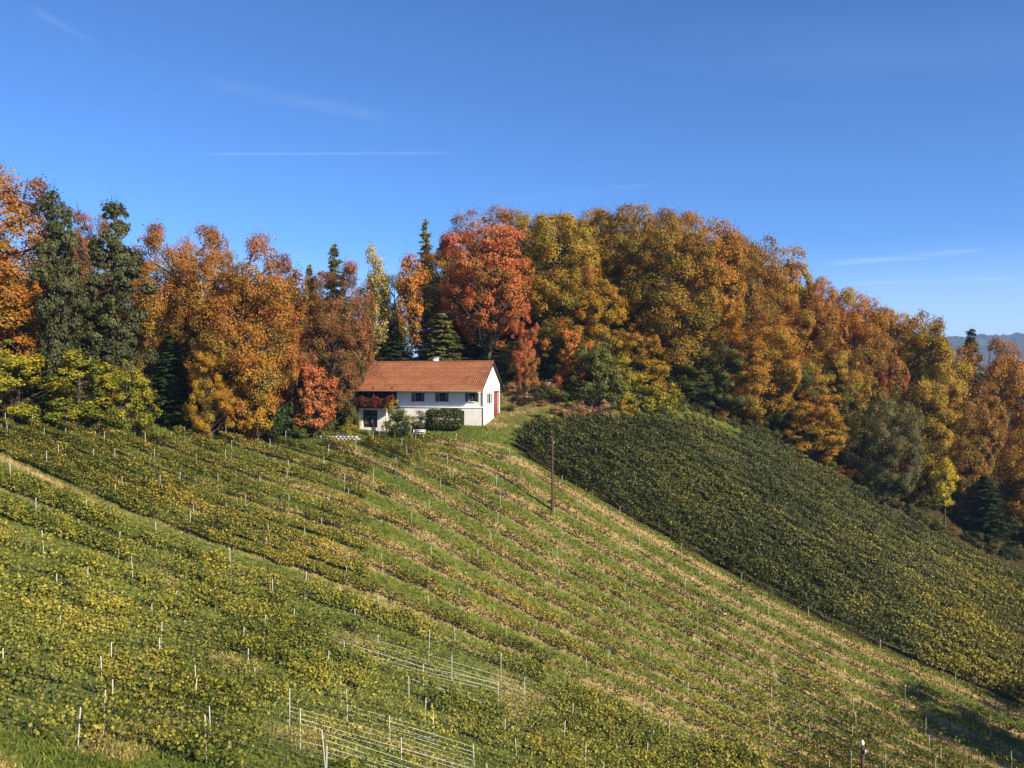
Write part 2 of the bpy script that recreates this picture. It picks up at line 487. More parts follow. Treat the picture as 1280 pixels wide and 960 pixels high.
grass = mixc(nm, ramp(nf, [(.3, (.045,.07,.010)), (.5, (.085,.115,.016)), (.72, (.15,.165,.03))]),
                 ramp(nf, [(.3, (.075,.09,.016)), (.5, (.13,.14,.026)), (.72, (.23,.205,.05))]))
strawc = ramp(nf, [(.28, (.19,.125,.05)), (.5, (.36,.25,.105)), (.72, (.50,.37,.18))])
litter = ramp(nf, [(.3, (.018,.016,.008)), (.5, (.04,.032,.012)), (.75, (.09,.06,.02))])
c = mixc(sp.outputs[0], grass, strawc)
c = mixc(sp.outputs[1], c, litter)
p = N.new('ShaderNodeBsdfPrincipled'); p.inputs['Roughness'].default_value = 0.95; p.inputs['Specular IOR Level'].default_value = 0.1
L.new(c, p.inputs['Base Color'])
bp = N.new('ShaderNodeBump'); bp.inputs['Strength'].default_value = 0.9; bp.inputs['Distance'].default_value = 0.12
L.new(noise(3.0, 9), bp.inputs['Height']); L.new(bp.outputs[0], p.inputs['Normal'])
L.new(p.outputs[0], out.inputs['Surface'])
nx, ny = len(gx), len(gy)
ii = (np.arange(ny - 1)[:, None] * nx + np.arange(nx - 1)[None]).ravel()
gob = mk('ground', np.stack([GX, GY, GZ], -1).reshape(-1, 3), np.stack([ii, ii+1, ii+nx+1, ii+nx], -1), gm, tone=tone_g, smooth=True)
gob['kind'] = 'structure'

# ------------------------------------------------------------------ leaves
def unit(v): return v / (np.linalg.norm(v, axis=-1, keepdims=True) + 1e-9)


def leaf_quads(P, Nn, size, aspect=0.75, r=rng, fold=0.18, along=None):
    """rhombic leaves at P facing Nn; returns verts (4n,3), quads"""
    n = len(P)
    t = along if along is not None else r.normal(size=(n, 3))
    T = unit(t - (t * Nn).sum(-1, keepdims=True) * Nn)
    B = np.cross(Nn, T)
    s = (size * r.uniform(0.65, 1.35, n))[:, None]
    a = P - T * s * 0.5; b = P + B * s * aspect * 0.5 + Nn * s * fold; c_ = P + T * s * 0.5; d = P - B * s * aspect * 0.5 + Nn * s * fold
    V = np.stack([a, b, c_, d], 1).reshape(-1, 3)
    return V, np.arange(4 * n).reshape(-1, 4)


def t4(*cols):
    return np.repeat(np.stack(cols, -1), 4, axis=0)


# ------------------------------------------------------------------ tree prototypes (shared meshes)
PROTO = {}


def limb(mb, p0, p1, r0, r1, rr, sides=5, n=5, sag=0.0):
    t = np.linspace(0, 1, n)[:, None]
    L_ = np.linalg.norm(np.subtract(p1, p0))
    pts = np.asarray(p0) * (1 - t) + np.asarray(p1) * t
    pts[1:-1] += rr.normal(scale=0.035 * L_, size=(n - 2, 3))
    pts[:, 2] += sag * np.sin(t[:, 0] * math.pi) * L_
    mb.tube(pts, r0 * (1 - t[:, 0]) + r1 * t[:, 0], sides, cap=False)


def broadleaf(key, seed, Ht, W, u0, ncl, per, size, wide=0.42, rc=0.075, flat=0.75, sq=2.3, lob=0.22, bark=None, inner=0.22, twigs=60, sub=8, pull=0.62):
    r = np.random.default_rng(seed)
    a = math.log(0.5) / math.log(wide)
    prof = lambda q: np.maximum(0, 1 - np.abs(2 * q ** a - 1) ** sq) ** (1 / sq)
    # main boughs spread over the envelope, each carrying a cluster of leaf clumps; crevices stay open between boughs
    nb = max(7, int(ncl / sub))
    tb = np.clip((np.arange(nb) + r.uniform(0, 1, nb)) / nb, 0.03, 0.97)
    w = prof(np.linspace(0.02, 0.99, 200)); cw = np.cumsum(w + 0.12); cw /= cw[-1]
    tb = np.interp(tb, cw, np.linspace(0.02, 0.99, 200)); tb[-1] = 0.97
    ab = np.arange(nb) * 2.39996 + r.normal(scale=0.35, size=nb)
    p1, p2, p3 = r.uniform(0, 6.28, 3)
    lobes = 1 + lob * (0.7 * np.sin(2 * ab + p1 + 3 * tb) + 0.6 * np.sin(9 * tb + p3) + r.normal(scale=.45, size=nb))
    rb = min(0.16 * Ht, 0.27 * W) * r.uniform(0.65, 1.2, nb) * (nb / 22.0) ** -0.33
    radb = np.maximum(0, W / 2 * prof(tb) * lobes * r.uniform(.8, 1.0, nb) - rb * pull)
    lean = r.normal(scale=0.03, size=2)
    zb_ = Ht * (u0 + (1 - u0) * tb) - rb * (0.2 + 0.5 * tb)
    Bc = np.stack([radb * np.cos(ab) + lean[0] * zb_, radb * np.sin(ab) + lean[1] * zb_, zb_], -1)
    C, rcl, ang, t, OW, BG = [], [], [], [], [], []
    for b in range(nb):
        ns = max(3, int(round(sub * (rb[b] / rb.mean()) ** 2 * r.uniform(.8, 1.2))))
        od = np.array([math.cos(ab[b]), math.sin(ab[b]), 0.25])
        dirs = unit(unit(r.normal(size=(ns, 3))) + 0.55 * od)
        cc = Bc[b] + dirs * (rb[b] * r.uniform(.35, 1.0, ns))[:, None] * np.array([1, 1, .85 if flat > .6 else .6])
        cc[:, 2] = np.maximum(cc[:, 2], 0.015 * Ht)
        C.append(cc); rcl.append(rc * 0.78 * Ht * r.uniform(0.55, 1.3, ns)); ang.append(np.full(ns, ab[b])); t.append(np.full(ns, tb[b]))
        OW.append(unit(dirs + 0.5 * unit(od))); BG.append(np.full(ns, r.uniform()))
    # thin inner foliage round the trunk
    ni = int(inner * nb * sub * 0.5)
    ti = r.uniform(.08, .8, ni); ai = r.uniform(0, 6.28, ni); ri = W / 2 * prof(ti) * r.uniform(.05, .5, ni)
    C.append(np.stack([ri * np.cos(ai), ri * np.sin(ai), Ht * (u0 + (1 - u0) * ti)], -1)); rcl.append(np.full(ni, rc * Ht)); ang.append(ai); t.append(ti)
    OW.append(np.stack([np.cos(ai), np.sin(ai), 0 * ai + .3], -1)); BG.append(r.uniform(size=ni))
    C, rcl, ang, t, OW, BG = map(np.concatenate, (C, rcl, ang, t, OW, BG)); ncl = len(C)
    P_, N_, tn = [], [], []
    for i in range(ncl):
        k = int(per * (rcl[i] / (rc * Ht)) ** 2 * r.uniform(0.7, 1.3)) + 10
        outw = OW[i]
        d = unit(unit(r.normal(size=(k, 3))) + 0.55 * outw)
        q = (0.35 + 0.65 * r.uniform(size=k) ** 0.5) * rcl[i]
        # ragged spurs
        spur = (r.uniform(size=k) < 0.24) * r.uniform(0, 1, k)
        q *= 1 + 0.55 * spur
        pos = C[i] + d * q[:, None] * np.array([1.1, 1.1, flat]) + np.array([0, 0, 1]) * (spur * rcl[i] * 0.35)[:, None]
        P_.append(pos); N_.append(unit(d * 0.8 + outw * 0.35 + np.array([0, 0, .3]) + r.normal(scale=.45, size=(k, 3))))
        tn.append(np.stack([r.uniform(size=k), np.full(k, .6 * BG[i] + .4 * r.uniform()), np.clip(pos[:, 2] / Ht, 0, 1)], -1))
    P_, N_, tn = np.concatenate(P_), np.concatenate(N_), np.concatenate(tn)
    if sq >= 2.4:                      # full rounded crowns: draw far-standing leaves in towards the envelope
        tq = np.clip((P_[:, 2] / Ht - u0) / (1 - u0), 0.02, 0.999) * 0.92
        ra = np.hypot(P_[:, 0], P_[:, 1]); an = np.arctan2(P_[:, 1], P_[:, 0])
        env = W / 2 * prof(tq) * (0.97 + 0.07 * np.sin(3 * an + p1) + 0.06 * np.sin(7 * an + 9 * tq + p2))
        k_ = np.where(ra > env, (env + (ra - env) * 0.4) / (ra + 1e-6), 1.0)
        P_[:, 0] *= k_; P_[:, 1] *= k_
        zt = 0.90 * Ht
        P_[:, 2] = np.where(P_[:, 2] > zt, zt + (P_[:, 2] - zt) * 0.85, P_[:, 2])
    fz = Ht / np.percentile(P_[:, 2], 99.6); fr_ = (W / 2) / np.percentile(np.hypot(P_[:, 0], P_[:, 1]), 98.5)
    P_ = P_ * np.array([fr_, fr_, fz]); C = C * np.array([fr_, fr_, fz])
    V, Q = leaf_quads(P_, N_, size, 0.8, r)
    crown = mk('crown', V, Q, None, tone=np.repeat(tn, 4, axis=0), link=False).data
    mb = MB()
    hz = np.linspace(-0.08 * Ht, Ht * 0.86, 8)
    wob = np.cumsum(r.normal(scale=0.006 * Ht, size=(8, 2)), axis=0)
    trunk = np.stack([wob[:, 0] + lean[0] * hz, wob[:, 1] + lean[1] * hz, hz], -1)
    rt = 0.018 * Ht * (1 - 0.9 * np.linspace(0, 1, 8)) + 0.002 * Ht
    mb.tube(trunk, rt, 8)
    bearing = np.arange(0, ncl, max(1, ncl // 60))
    for i in bearing:
        zb = max(u0 * Ht * 0.7, C[i, 2] - (0.5 + 0.3 * r.uniform()) * np.hypot(C[i, 0], C[i, 1]) - 0.03 * Ht)
        b = np.array([np.interp(zb, hz, trunk[:, 0]), np.interp(zb, hz, trunk[:, 1]), zb])
        limb(mb, b, C[i], 0.006 * Ht, 0.0015 * Ht, r, 4, 4, 0.04)
    for i in r.choice(bearing, twigs):
        o = unit(np.array([C[i, 0], C[i, 1], 0.4 * W * (0.5 + 1.2 * t[i])]))
        e = C[i] + unit(o + r.normal(scale=.3, size=3)) * rcl[i] * r.uniform(1.2, 2.1)
        limb(mb, C[i], e, 0.0016 * Ht, 0.0007 * Ht, r, 3, 3)
    trunkm = mb.build('trunk', None, smooth=True, link=False).data
    PROTO[key] = (Ht, W, crown, trunkm)


def conifer(key, seed, Ht, W, u0, levels, nb, size, power=0.85, droop=0.35, ragged=0.2, per=8, cards=5):
    r = np.random.default_rng(seed)
    P_, N_, A_, tn = [], [], [], []
    mb = MB()
    hz = np.linspace(-0.05 * Ht, Ht, 9)
    mb.tube(np.stack([r.normal(scale=.004*Ht, size=9), r.normal(scale=.004*Ht, size=9), hz], -1), 0.014 * Ht * (1 - np.linspace(0, 1, 9)) + 0.02, 7)
    for l in range(levels):
        u = u0 + (1 - u0) * (l + r.uniform(-.3, .3)) / levels
        base = W / 2 * max(0.03, (1 - (u - u0) / (1 - u0))) ** power
        for b in range(nb if u < 0.9 else 5):
            ang = (b + r.uniform(-.4, .4) + 0.5 * l) / nb * 6.283
            ln = base * r.uniform(1 - 2 * ragged, 1 + ragged)
            u_ = min(.985, u + r.uniform(-.6, .6) * (1 - u0) / levels)
            if r.uniform() < 0.06: continue
            d = np.array([math.cos(ang), math.sin(ang), 0])
            k = max(2, int(per * ln / (W / 2)) + 2)
            s = np.linspace(0.15, 1, k)
            pts = np.array([0, 0, u_ * Ht]) + d * (s * ln)[:, None] + np.array([0, 0, 1]) * ((0.25 * s - droop * s ** 1.6) * ln)[:, None]
            if l % 2 == 0: limb(mb, (0, 0, u_ * Ht), pts[-1], 0.0035 * Ht * (1 - u * .7), 0.001 * Ht, r, 3, 3)
            g = r.uniform()
            for q in range(k):
                m = cards
                side = np.cross(d, [0, 0, 1.])
                off = r.normal(size=(m, 3)) * np.array([.12, .12, .10]) * size * 2
                al = unit(d * r.uniform(.3, 1, (m, 1)) + side * r.choice([-1, 1], (m, 1)) * r.uniform(.1, 1, (m, 1)) + np.array([0, 0, -.35]) * r.uniform(0, 1, (m, 1)))
                P_.append(pts[q] + off + al * size * .35); A_.append(al)
                N_.append(unit(np.array([0, 0, .8]) + d * .55 + r.normal(scale=.5, size=(m, 3))))
                tn.append(np.stack([r.uniform(size=m), np.full(m, g), np.full(m, u)], -1))
    P_, N_, A_, tn = map(np.concatenate, (P_, N_, A_, tn))
    V, Q = leaf_quads(P_, N_, size, 0.42, r, 0.08, along=A_)
    PROTO[key] = (Ht, W, mk('crown', V, Q, None, tone=np.repeat(tn, 4, axis=0), link=False).data,
                  mb.build('trunk', None, smooth=True, link=False).data)


broadleaf('dome1', 1, 23, 17, 0.06, 240, 350, 0.225, wide=0.55, sq=2.7, lob=0.08, sub=3.8, pull=0.36, inner=0.3, rc=0.068, twigs=110)
broadleaf('dome2', 2, 23, 16, 0.05, 230, 350, 0.225, wide=0.58, sq=2.6, lob=0.10, sub=4, pull=0.36, inner=0.3, rc=0.068, twigs=110)
broadleaf('dome3', 3, 22, 15, 0.08, 220, 350, 0.225, wide=0.62, sq=2.6, lob=0.10, sub=4, pull=0.36, inner=0.3, rc=0.068, twigs=110)
broadleaf('oval1', 4, 24, 12, 0.05, 210, 340, 0.225, wide=0.5, sq=2.4, lob=0.12, sub=5.5, pull=0.4, inner=0.3, rc=0.062, twigs=100)
broadleaf('oval2', 5, 24, 11, 0.06, 200, 340, 0.225, wide=0.36, sq=1.9, lob=0.2, sub=5.5, pull=0.4, inner=0.3, rc=0.062, twigs=100)
broadleaf('maple', 6, 21, 15, 0.26, 150, 360, 0.23, wide=0.6, sq=2.5, flat=0.5, rc=0.072, lob=0.22, inner=0.2, sub=5.5, pull=0.45)
broadleaf('open', 7, 16, 11, 0.08, 140, 260, 0.21, wide=0.45, flat=0.6, rc=0.075, lob=0.25, sub=6, pull=0.5)
broadleaf('small1', 8, 9, 7.5, 0.04, 110, 170, 0.21, wide=0.42, rc=0.095, lob=0.22, twigs=40, sub=6, pull=0.5)
broadleaf('small2', 9, 9, 6.5, 0.08, 100, 170, 0.21, wide=0.5, rc=0.095, flat=0.6, lob=0.28, twigs=40, sub=6, pull=0.5)
broadleaf('birch', 10, 20, 6.5, 0.22, 100, 130, 0.26, wide=0.35, rc=0.05, flat=1.3, sq=1.7, lob=0.25, sub=5)
broadleaf('shrub1', 11, 3, 3.2, 0.02, 45, 75, 0.13, wide=0.42, rc=0.16, lob=0.2, twigs=18, sub=5)
broadleaf('shrub2', 12, 3, 2.6, 0.02, 40, 75, 0.13, wide=0.5, rc=0.16, lob=0.3, twigs=22, sub=5)
broadleaf('clipped', 13, 2.5, 3.0, 0.0, 70, 60, 0.13, wide=0.5, rc=0.15, sq=3.6, lob=0.06, twigs=8, sub=5, pull=.4)
conifer('spruce', 21, 22, 7.0, 0.06, 36, 10, 0.55, cards=8)
conifer('spruce2', 22, 20, 6.0, 0.04, 32, 9, 0.52, power=0.75, ragged=0.3, cards=8)
conifer('larch', 23, 22, 5.2, 0.10, 34, 8, 0.42, power=0.7, droop=0.2, ragged=0.28, cards=9)
conifer('cypress', 24, 8, 2.1, 0.01, 34, 9, 0.34, power=0.55, droop=-0.7, per=5)
broadleaf('sapling', 14, 9, 4.0, 0.42, 60, 80, 0.17, wide=0.5, rc=0.085, flat=0.6, lob=0.25, twigs=20, sub=5)
broadleaf('pine1', 25, 24, 10.5, 0.16, 170, 210, 0.32, wide=0.36, sq=1.8, flat=0.5, rc=0.055, lob=0.25, sub=6)
broadleaf('pine2', 26, 24, 9.5, 0.10, 180, 210, 0.32, wide=0.32, sq=1.7, flat=0.5, rc=0.052, lob=0.28, sub=6)


def plant(name, proto, px, d, top, wpx, mat, label, cat='tree', group=None, bark=None, base=None):
    Ht, W, cm, tm = PROTO[proto]
    x = (px - 640) / F * d
    z = float(ground(x, d)) if base is None else base
    h = (480 - top) / F * d - z
    sx = wpx * d / F / W
    o = thing(name, label, cat, (x, d, z - 0.05), random.uniform(0, 6.28), group)
    for nm, me, ma in (('crown', cm, FOL[mat]), ('trunk', tm, bark or BARK)):
        c = bpy.data.objects.new(nm, me); COL.objects.link(c); c.parent = o
        if not me.materials: me.materials.append(ma)
        c.material_slots[0].link = 'OBJECT'; c.material_slots[0].material = ma
        c.scale = (sx, sx * random.uniform(.9, 1.1), h / Ht)
    return o


WOOD = 'trees of the autumn wood'
T = [
 # left edge
 ('beech_tree','oval1',-18,90,211,185,'copper','huge orange-brown beech rising beside the first dark pine'),
 ('beech_tree','dome3',-95,96,240,190,'copper','orange-brown beech beyond the huge one by the dark pine'),
 ('pine_tree','pine1',76,89,243,72,'pine','tall grey-green pine close against the huge orange-brown beech'),
 ('maple_tree','oval1',107,110,268,85,'redbrown','thin reddish tree showing between the two tall pines'),
 ('pine_tree','pine2',150,93,256,84,'pine','tall dark pine with stepped crown beside the twin copper beeches'),
 ('beech_tree','dome1',225,103,285,135,'copper','copper beech nearest the dark stepped pine, twiggy topped'),
 ('beech_tree','dome2',303,97,302,150,'copper','broad round copper beech with rusty dome, beside the evergreen shrub'),
 ('maple_tree','small1',25,87,428,125,'yellowgreen','yellow-green field maple under the huge orange-brown beech'),
 ('maple_tree','small2',98,87,440,105,'yellowgreen','yellow-green field maple under the grey-green pine'),
 ('maple_tree','small1',160,88,452,85,'yellowgreen','yellow-green field maple at the foot of the stepped pine'),
 ('beech_tree','open',262,93,428,62,'gold','low golden beech bough tree in front of the copper beeches'),
 ('beech_tree','small2',322,95,432,62,'goldorange','small gold and orange tree below the broad copper beech'),
 ('spruce_tree','spruce',213,97,415,75,'darkgreen','dark spruce in shade under the copper beeches'),
 ('spruce_tree','spruce2',283,100,425,75,'darkgreen','dark young spruce behind the evergreen shrub'),
 ('oak_tree','dome3',345,112,350,120,'brown','brown oak behind the broad copper beech'),
 ('oak_tree','dome1',180,116,330,170,'olivebrown','olive oak deep behind the pines and copper beeches'),
 ('oak_tree','dome2',50,118,310,180,'brown','brown oak deep behind the grey-green pine'),
 # around the house
 ('spruce_tree','larch',418,118,302,52,'larch','slim pointed spruce above the red-brown maple near the house'),
 ('spruce_tree','larch',387,118,328,38,'larch','thin-topped spruce beside the broad copper beech'),
 ('maple_tree','oval1',425,113,332,85,'redbrown','red-brown maple above the bushy two-toned tree at the house end'),
 ('hornbeam_tree','dome3',415,109,372,105,'redbrown','bushy olive and reddish-brown tree beside the balcony end of the house'),
 ('spruce_tree','spruce',460,130,390,85,'spruce','dark spruce behind the farmhouse roof and the bushy two-toned tree'),
 ('spruce_tree','spruce2',620,134,380,95,'spruce','dark spruce low behind the trunk of the big red maple'),
 ('spruce_tree','spruce',665,136,370,85,'spruce','dark spruce behind the low red maple bough tree'),
 ('spruce_tree','spruce2',365,118,370,80,'spruce','dark spruce behind the small orange cherry'),
 ('spruce_tree','spruce',120,104,380,95,'darkgreen','dark spruce filling the gap under the two tall pines'),
 ('spruce_tree','spruce',20,104,370,110,'darkgreen','dark spruce in the shade behind the huge orange-brown beech'),
 ('spruce_tree','spruce2',250,112,400,95,'darkgreen','dark spruce deep behind the twin copper beeches'),
 ('hornbeam_tree','small1',372,104,420,60,'redbrown','low brownish tree behind the orange cherry'),
 ('cherry_tree','small2',391,102,448,72,'peach','small bright orange cherry left of the farmhouse balcony'),
 ('birch_tree','birch',475,121,310,50,'paleyellow','slender pale yellow birch behind the farmhouse roof'),
 ('spruce_tree','spruce',495,120,400,75,'spruce','dark spruce behind the pale birch'),
 ('spruce_tree','spruce',583,130,360,75,'spruce','dark spruce in the shade of the red maple'),
 ('maple_tree','sapling',514,119.5,318,52,'orange','small orange-red maple crown between birch and big red maple'),
 ('hornbeam_tree','oval1',550,131,318,80,'olivebrown','olive-brown hornbeam below the pointed larch beside the red maple'),
 ('hornbeam_tree','oval1',492,127,345,70,'olivegreen','dark olive hornbeam between the pale birch and the small orange-red maple'),
 ('larch_tree','larch',532,142,271,38,'larch','pointed green larch standing above the farmhouse roof'),
 ('spruce_tree','larch',560,142,302,32,'spruce','dark narrow spruce tip beside the pointed larch'),
 ('spruce_tree','spruce2',553,119,390,78,'larch','olive young spruce just over the farmhouse ridge'),
 ('maple_tree','maple',610,123,288,128,'redmaple','big bright red maple towering right behind the farmhouse'),
 ('maple_tree','open',656,117,390,42,'redmaple','low red maple bough tree under the big red maple'),
 ('beech_tree','dome3',602,138,266,110,'rust','orange-brown beech rising behind the big red maple'),
 ('beech_tree','oval1',648,140,266,100,'olivebrown','olive beech peering over the top of the red maple'),
 ('beech_tree','oval1',703,130,268,105,'goldolive','tall olive-gold beech beside the big red maple'),
 ('beech_tree','oval2',742,127,330,85,'gold','golden beech between the red maple and the brown wood crest'),
 ('beech_tree','dome2',752,142,264,120,'olivebrown','olive-brown beech on the crest of the wood'),
 ('beech_tree','dome1',803,140,262,130,'olivebrown','highest rounded brown beech at the crest of the wood'),
 ('beech_tree','oval1',838,131,290,120,'olivebrown','large olive-brown beech facing the dark vine block'),
 ('beech_tree','dome3',873,136,278,120,'goldorange','gold-brown beech next down from the wood crest'),
 ('beech_tree','dome2',925,141,292,120,'brown','brown beech below the crest with rounded top'),
 ('beech_tree','oval1',975,147,330,100,'rust','rusty beech with narrow top behind the golden hornbeam'),
 ('hornbeam_tree','dome3',943,131,392,115,'goldorange','golden hornbeam at the field edge over the dark vines'),
 ('beech_tree','dome1',1008,148,350,100,'rust','rust-red beech below the brown rounded one'),
 ('cherry_tree','dome2',1058,150,366,110,'orange','orange feathery-topped cherry on the descending wood'),
 ('beech_tree','oval1',1112,152,392,90,'goldorange','gold-orange beech beside the tall olive lime'),
 ('oak_tree','dome2',1070,143,405,115,'brown','brown-green oak below the feathery orange cherry'),
 ('maple_tree','open',1118,140,440,42,'peach','small pinkish-red maple beside the tall olive lime'),
 ('lime_tree','oval2',1165,146,396,90,'goldolive','tall pointed olive-gold lime near the distant hill'),
 ('pine_tree','spruce2',1213,168,408,50,'spruce','dark pine top against the distant blue hill'),
 ('beech_tree','dome3',1233,153,428,100,'rust','rusty beech in front of the distant blue hill'),
 ('beech_tree','dome1',1285,150,440,120,'goldorange','gold-orange beech at the low end of the wood'),
 ('beech_tree','dome2',1375,150,450,130,'rust','rust beech beyond the gold-orange one at the low end'),
 ('hornbeam_tree','open',1015,132,484,90,'goldorange','yellow and orange hornbeam beside the slim cypress'),
 ('willow_tree','dome1',1105,133,500,98,'greygreen','round grey-green willow at the edge of the dark vines'),
 ('cypress_tree','cypress',1052,139,468,26,'olivegreen','slim green cypress standing by the grey-green willow'),
 ('poplar_tree','sapling',1180,133.5,573,36,'brightyellow','small bright yellow poplar at the wood edge'),
 ('spruce_tree','spruce2',1232,137,592,58,'darkgreen','dark low spruce beside the small yellow poplar'),
 ('hornbeam_tree','dome1',1150,141,455,105,'goldolive','olive-gold hornbeam below the tall pointed lime'),
 ('oak_tree','dome3',1195,142,480,110,'brown','brown oak behind the small yellow poplar'),
 ('beech_tree','dome2',1262,143,505,115,'rust','rusty beech above the dark low spruce'),
 ('oak_tree','open',1300,139,560,90,'olivebrown','olive oak at the lower corner of the dark vine block'),
 ('hornbeam_tree','dome3',975,136,450,90,'olivegreen','olive hornbeam between the golden and the yellow-orange hornbeams'),
 ('hornbeam_tree','open',905,129,420,85,'olivegreen','shaded olive hornbeam under the gold-brown beech'),
 ('hornbeam_tree','open',862,130,440,80,'olivegreen','shaded olive hornbeam behind the yellow-green saplings'),
 ('hornbeam_tree','open',800,127,400,80,'gold','gold leafed hornbeam low under the wood crest'),
 ('oak_tree','dome1',1035,140,440,100,'goldolive','olive-gold oak behind the slim cypress'),
 ('oak_tree','dome2',895,152,300,140,'olivebrown','olive oak deep in the wood behind the brown beeches'),
 ('oak_tree','dome3',700,152,275,140,'olivebrown','olive oak deep in the wood behind the gold beech'),
 ('oak_tree','dome1',1120,165,410,130,'brown','brown oak deep in the wood behind the tall lime'),
 ('oak_tree','dome1',590,156,315,150,'olivebrown','olive oak deep behind the orange-brown beech and the larch'),
 ('oak_tree','dome2',790,158,290,160,'olivebrown','olive oak hidden behind the crest of the wood'),
 ('oak_tree','dome1',985,160,365,140,'brown','brown oak deep behind the rust-red beech'),
 ('oak_tree','dome3',1055,162,390,140,'brown','brown oak deep behind the feathery orange cherry'),
 ('oak_tree','dome1',120,128,345,190,'olivebrown','olive oak farthest back behind the two tall pines'),
 ('oak_tree','dome2',290,126,350,180,'olivebrown','olive oak farthest back behind the broad copper beech'),
 ('oak_tree','dome3',400,132,390,130,'brown','brown oak farthest back behind the bushy two-toned tree'),
 ('beech_tree','dome1',678,147,272,115,'goldolive','olive-gold beech filling the crest behind the tall olive-gold one'),
 ('beech_tree','dome2',728,150,268,120,'rust','rusty beech filling the crest behind the golden beech'),
 ('beech_tree','dome3',778,149,267,120,'olivebrown','olive-brown beech filling the crest beside the highest one'),
 ('beech_tree','dome1',838,148,270,125,'rust','rusty beech on the crest beyond the large olive-brown one'),
 ('beech_tree','dome2',900,148,290,120,'goldorange','gold beech on the shoulder of the wood beside the brown rounded one'),
 ('beech_tree','dome3',950,152,312,115,'goldolive','olive-gold beech on the shoulder behind the rusty narrow-topped one'),
 ('beech_tree','dome1',1035,156,362,110,'goldolive','olive-gold beech between the rust-red beech and the orange cherry'),
 ('beech_tree','dome2',1090,156,388,105,'goldolive','olive-gold beech between the orange cherry and the gold-orange one'),
 # garden bank right of the house
 ('hazel_tree','small1',745,118,418,78,'midgreen','bushy green hazel on the bank beside the farmhouse'),
 ('maple_tree','small2',712,122,405,62,'orange','small orange-red maple behind the green hazel'),
 ('hazel_tree','small2',776,120,440,50,'yellowgreen','yellow hazel squeezed beside the bushy green hazel'),
 ('dogwood_tree','small2',642,122,428,78,'midgreen','light green layered tree at the gable of the farmhouse'),
 ('oak_tree','open',690,125,400,70,'olivegreen','dark olive tree between gable and bushy green hazel'),
]
for nm, pr, px, d, top, w, ma, lab in T:
    plant(nm, pr, px, d, top, w, ma, lab, 'tree', WOOD, BARK_PALE if 'birch' in nm else None)
# the tree beyond the frame whose shadow falls over the lowest rows
SH = ['olive oak beyond the lowest vine rows, the one closest to the near pole', 'olive oak between two others beyond the lowest vine rows', 'olive oak beyond the lowest vine rows, farthest from the near pole']
for k, (x, y, h, w) in enumerate(((54, 59, 21, 12), (59, 55, 21, 13), (66, 62, 22, 13))):
    px, _ = proj(x, y, 0); z = float(ground(x, y))
    plant('oak_tree', 'open', px, y, 480 - F * (z + h) / y, w * F / y, 'goldolive', SH[k], 'tree', 'oaks shading the lowest rows')

G2 = 'garden shrubs'
S = [
 ('yew_shrub','clipped',335,97,488,58,'darkgreen','large dark evergreen shrub under the broad copper beech'),
 ('laurel_shrub','shrub1',497,103.5,500,42,'yellowgreen','yellow-leaved shrub over the dark cone shrub by the house'),
 ('cypress_shrub','shrub2',498,102,508,32,'darkgreen','dark cone-like shrub in front of the farmhouse wall'),
 ('ivy_shrub','shrub2',524,104,513,30,'olivegreen','thin straggly shrub between cone shrub and clipped hedge'),
 ('spindle_shrub','shrub2',655,115,487,42,'purple','purple-brown leafless-looking shrub beside the gable'),
 ('hazel_shrub','shrub1',690,117,474,46,'olivegreen','yellowish olive shrub on the bank right of the gable'),
 ('hazel_shrub','shrub2',803,120,468,55,'yellowgreen','yellow-green sapling bush above the dark vine block'),
 ('hazel_shrub','shrub1',832,122,478,50,'yellowgreen','yellow-green bush next to the sapling bush'),
 ('reed_clump','shrub1',722,114,500,40,'drytan','tan dry grass clump on the bank'),
 ('reed_clump','shrub1',752,115,499,44,'drypink','pinkish dry clump under the bushy green hazel'),
 ('reed_clump','shrub2',700,114,503,28,'drytan','tan dry grass clump nearest the purple-brown shrub'),
 ('reed_clump','shrub2',676,115.5,500,26,'drytan','tan dry grass clump between the purple-brown shrub and the olive shrub'),
 ('reed_clump','shrub1',642,117,478,30,'drytan','tan dry grass clump on the bank just above the gable corner'),
 ('reed_clump','shrub2',665,119,470,30,'drypink','russet dry clump on the bank behind the purple-brown shrub'),
 ('bramble_shrub','shrub1',636,112,506,26,'olivegreen','low olive bramble at the foot of the red gable door'),
 ('bramble_shrub','shrub2',780,116.5,497,34,'goldolive','gold-olive bramble beside the russet clump under the hazel'),
 ('bramble_shrub','shrub1',668,112,518,34,'midgreen','low green bramble between gable and dark vine block'),
 ('sumac_shrub','shrub2',697,118,470,24,'peach','small orange sumac beside the olive shrub'),
 ('rose_shrub','shrub2',316,95.5,537,14,'redflower','tiny red-flowered bush beside the wooden frame'),
 ('rose_shrub','shrub1',437,103,524,30,'yellowgreen','pale yellow-green garden bush by the low wall'),
 ('box_shrub','shrub1',405,103,515,40,'olivegreen','low olive bush under the orange cherry'),
 ('box_shrub','shrub2',378,101,517,30,'midgreen','low green bush beside the evergreen shrub'),
 ('ivy_shrub','shrub1',440,107,495,24,'olivegreen','leafy shrub climbing the balcony corner'),
]
for nm, pr, px, d, top, w, ma, lab in S:
    plant(nm, pr, px, d, top, w, ma, lab, 'shrub', G2)
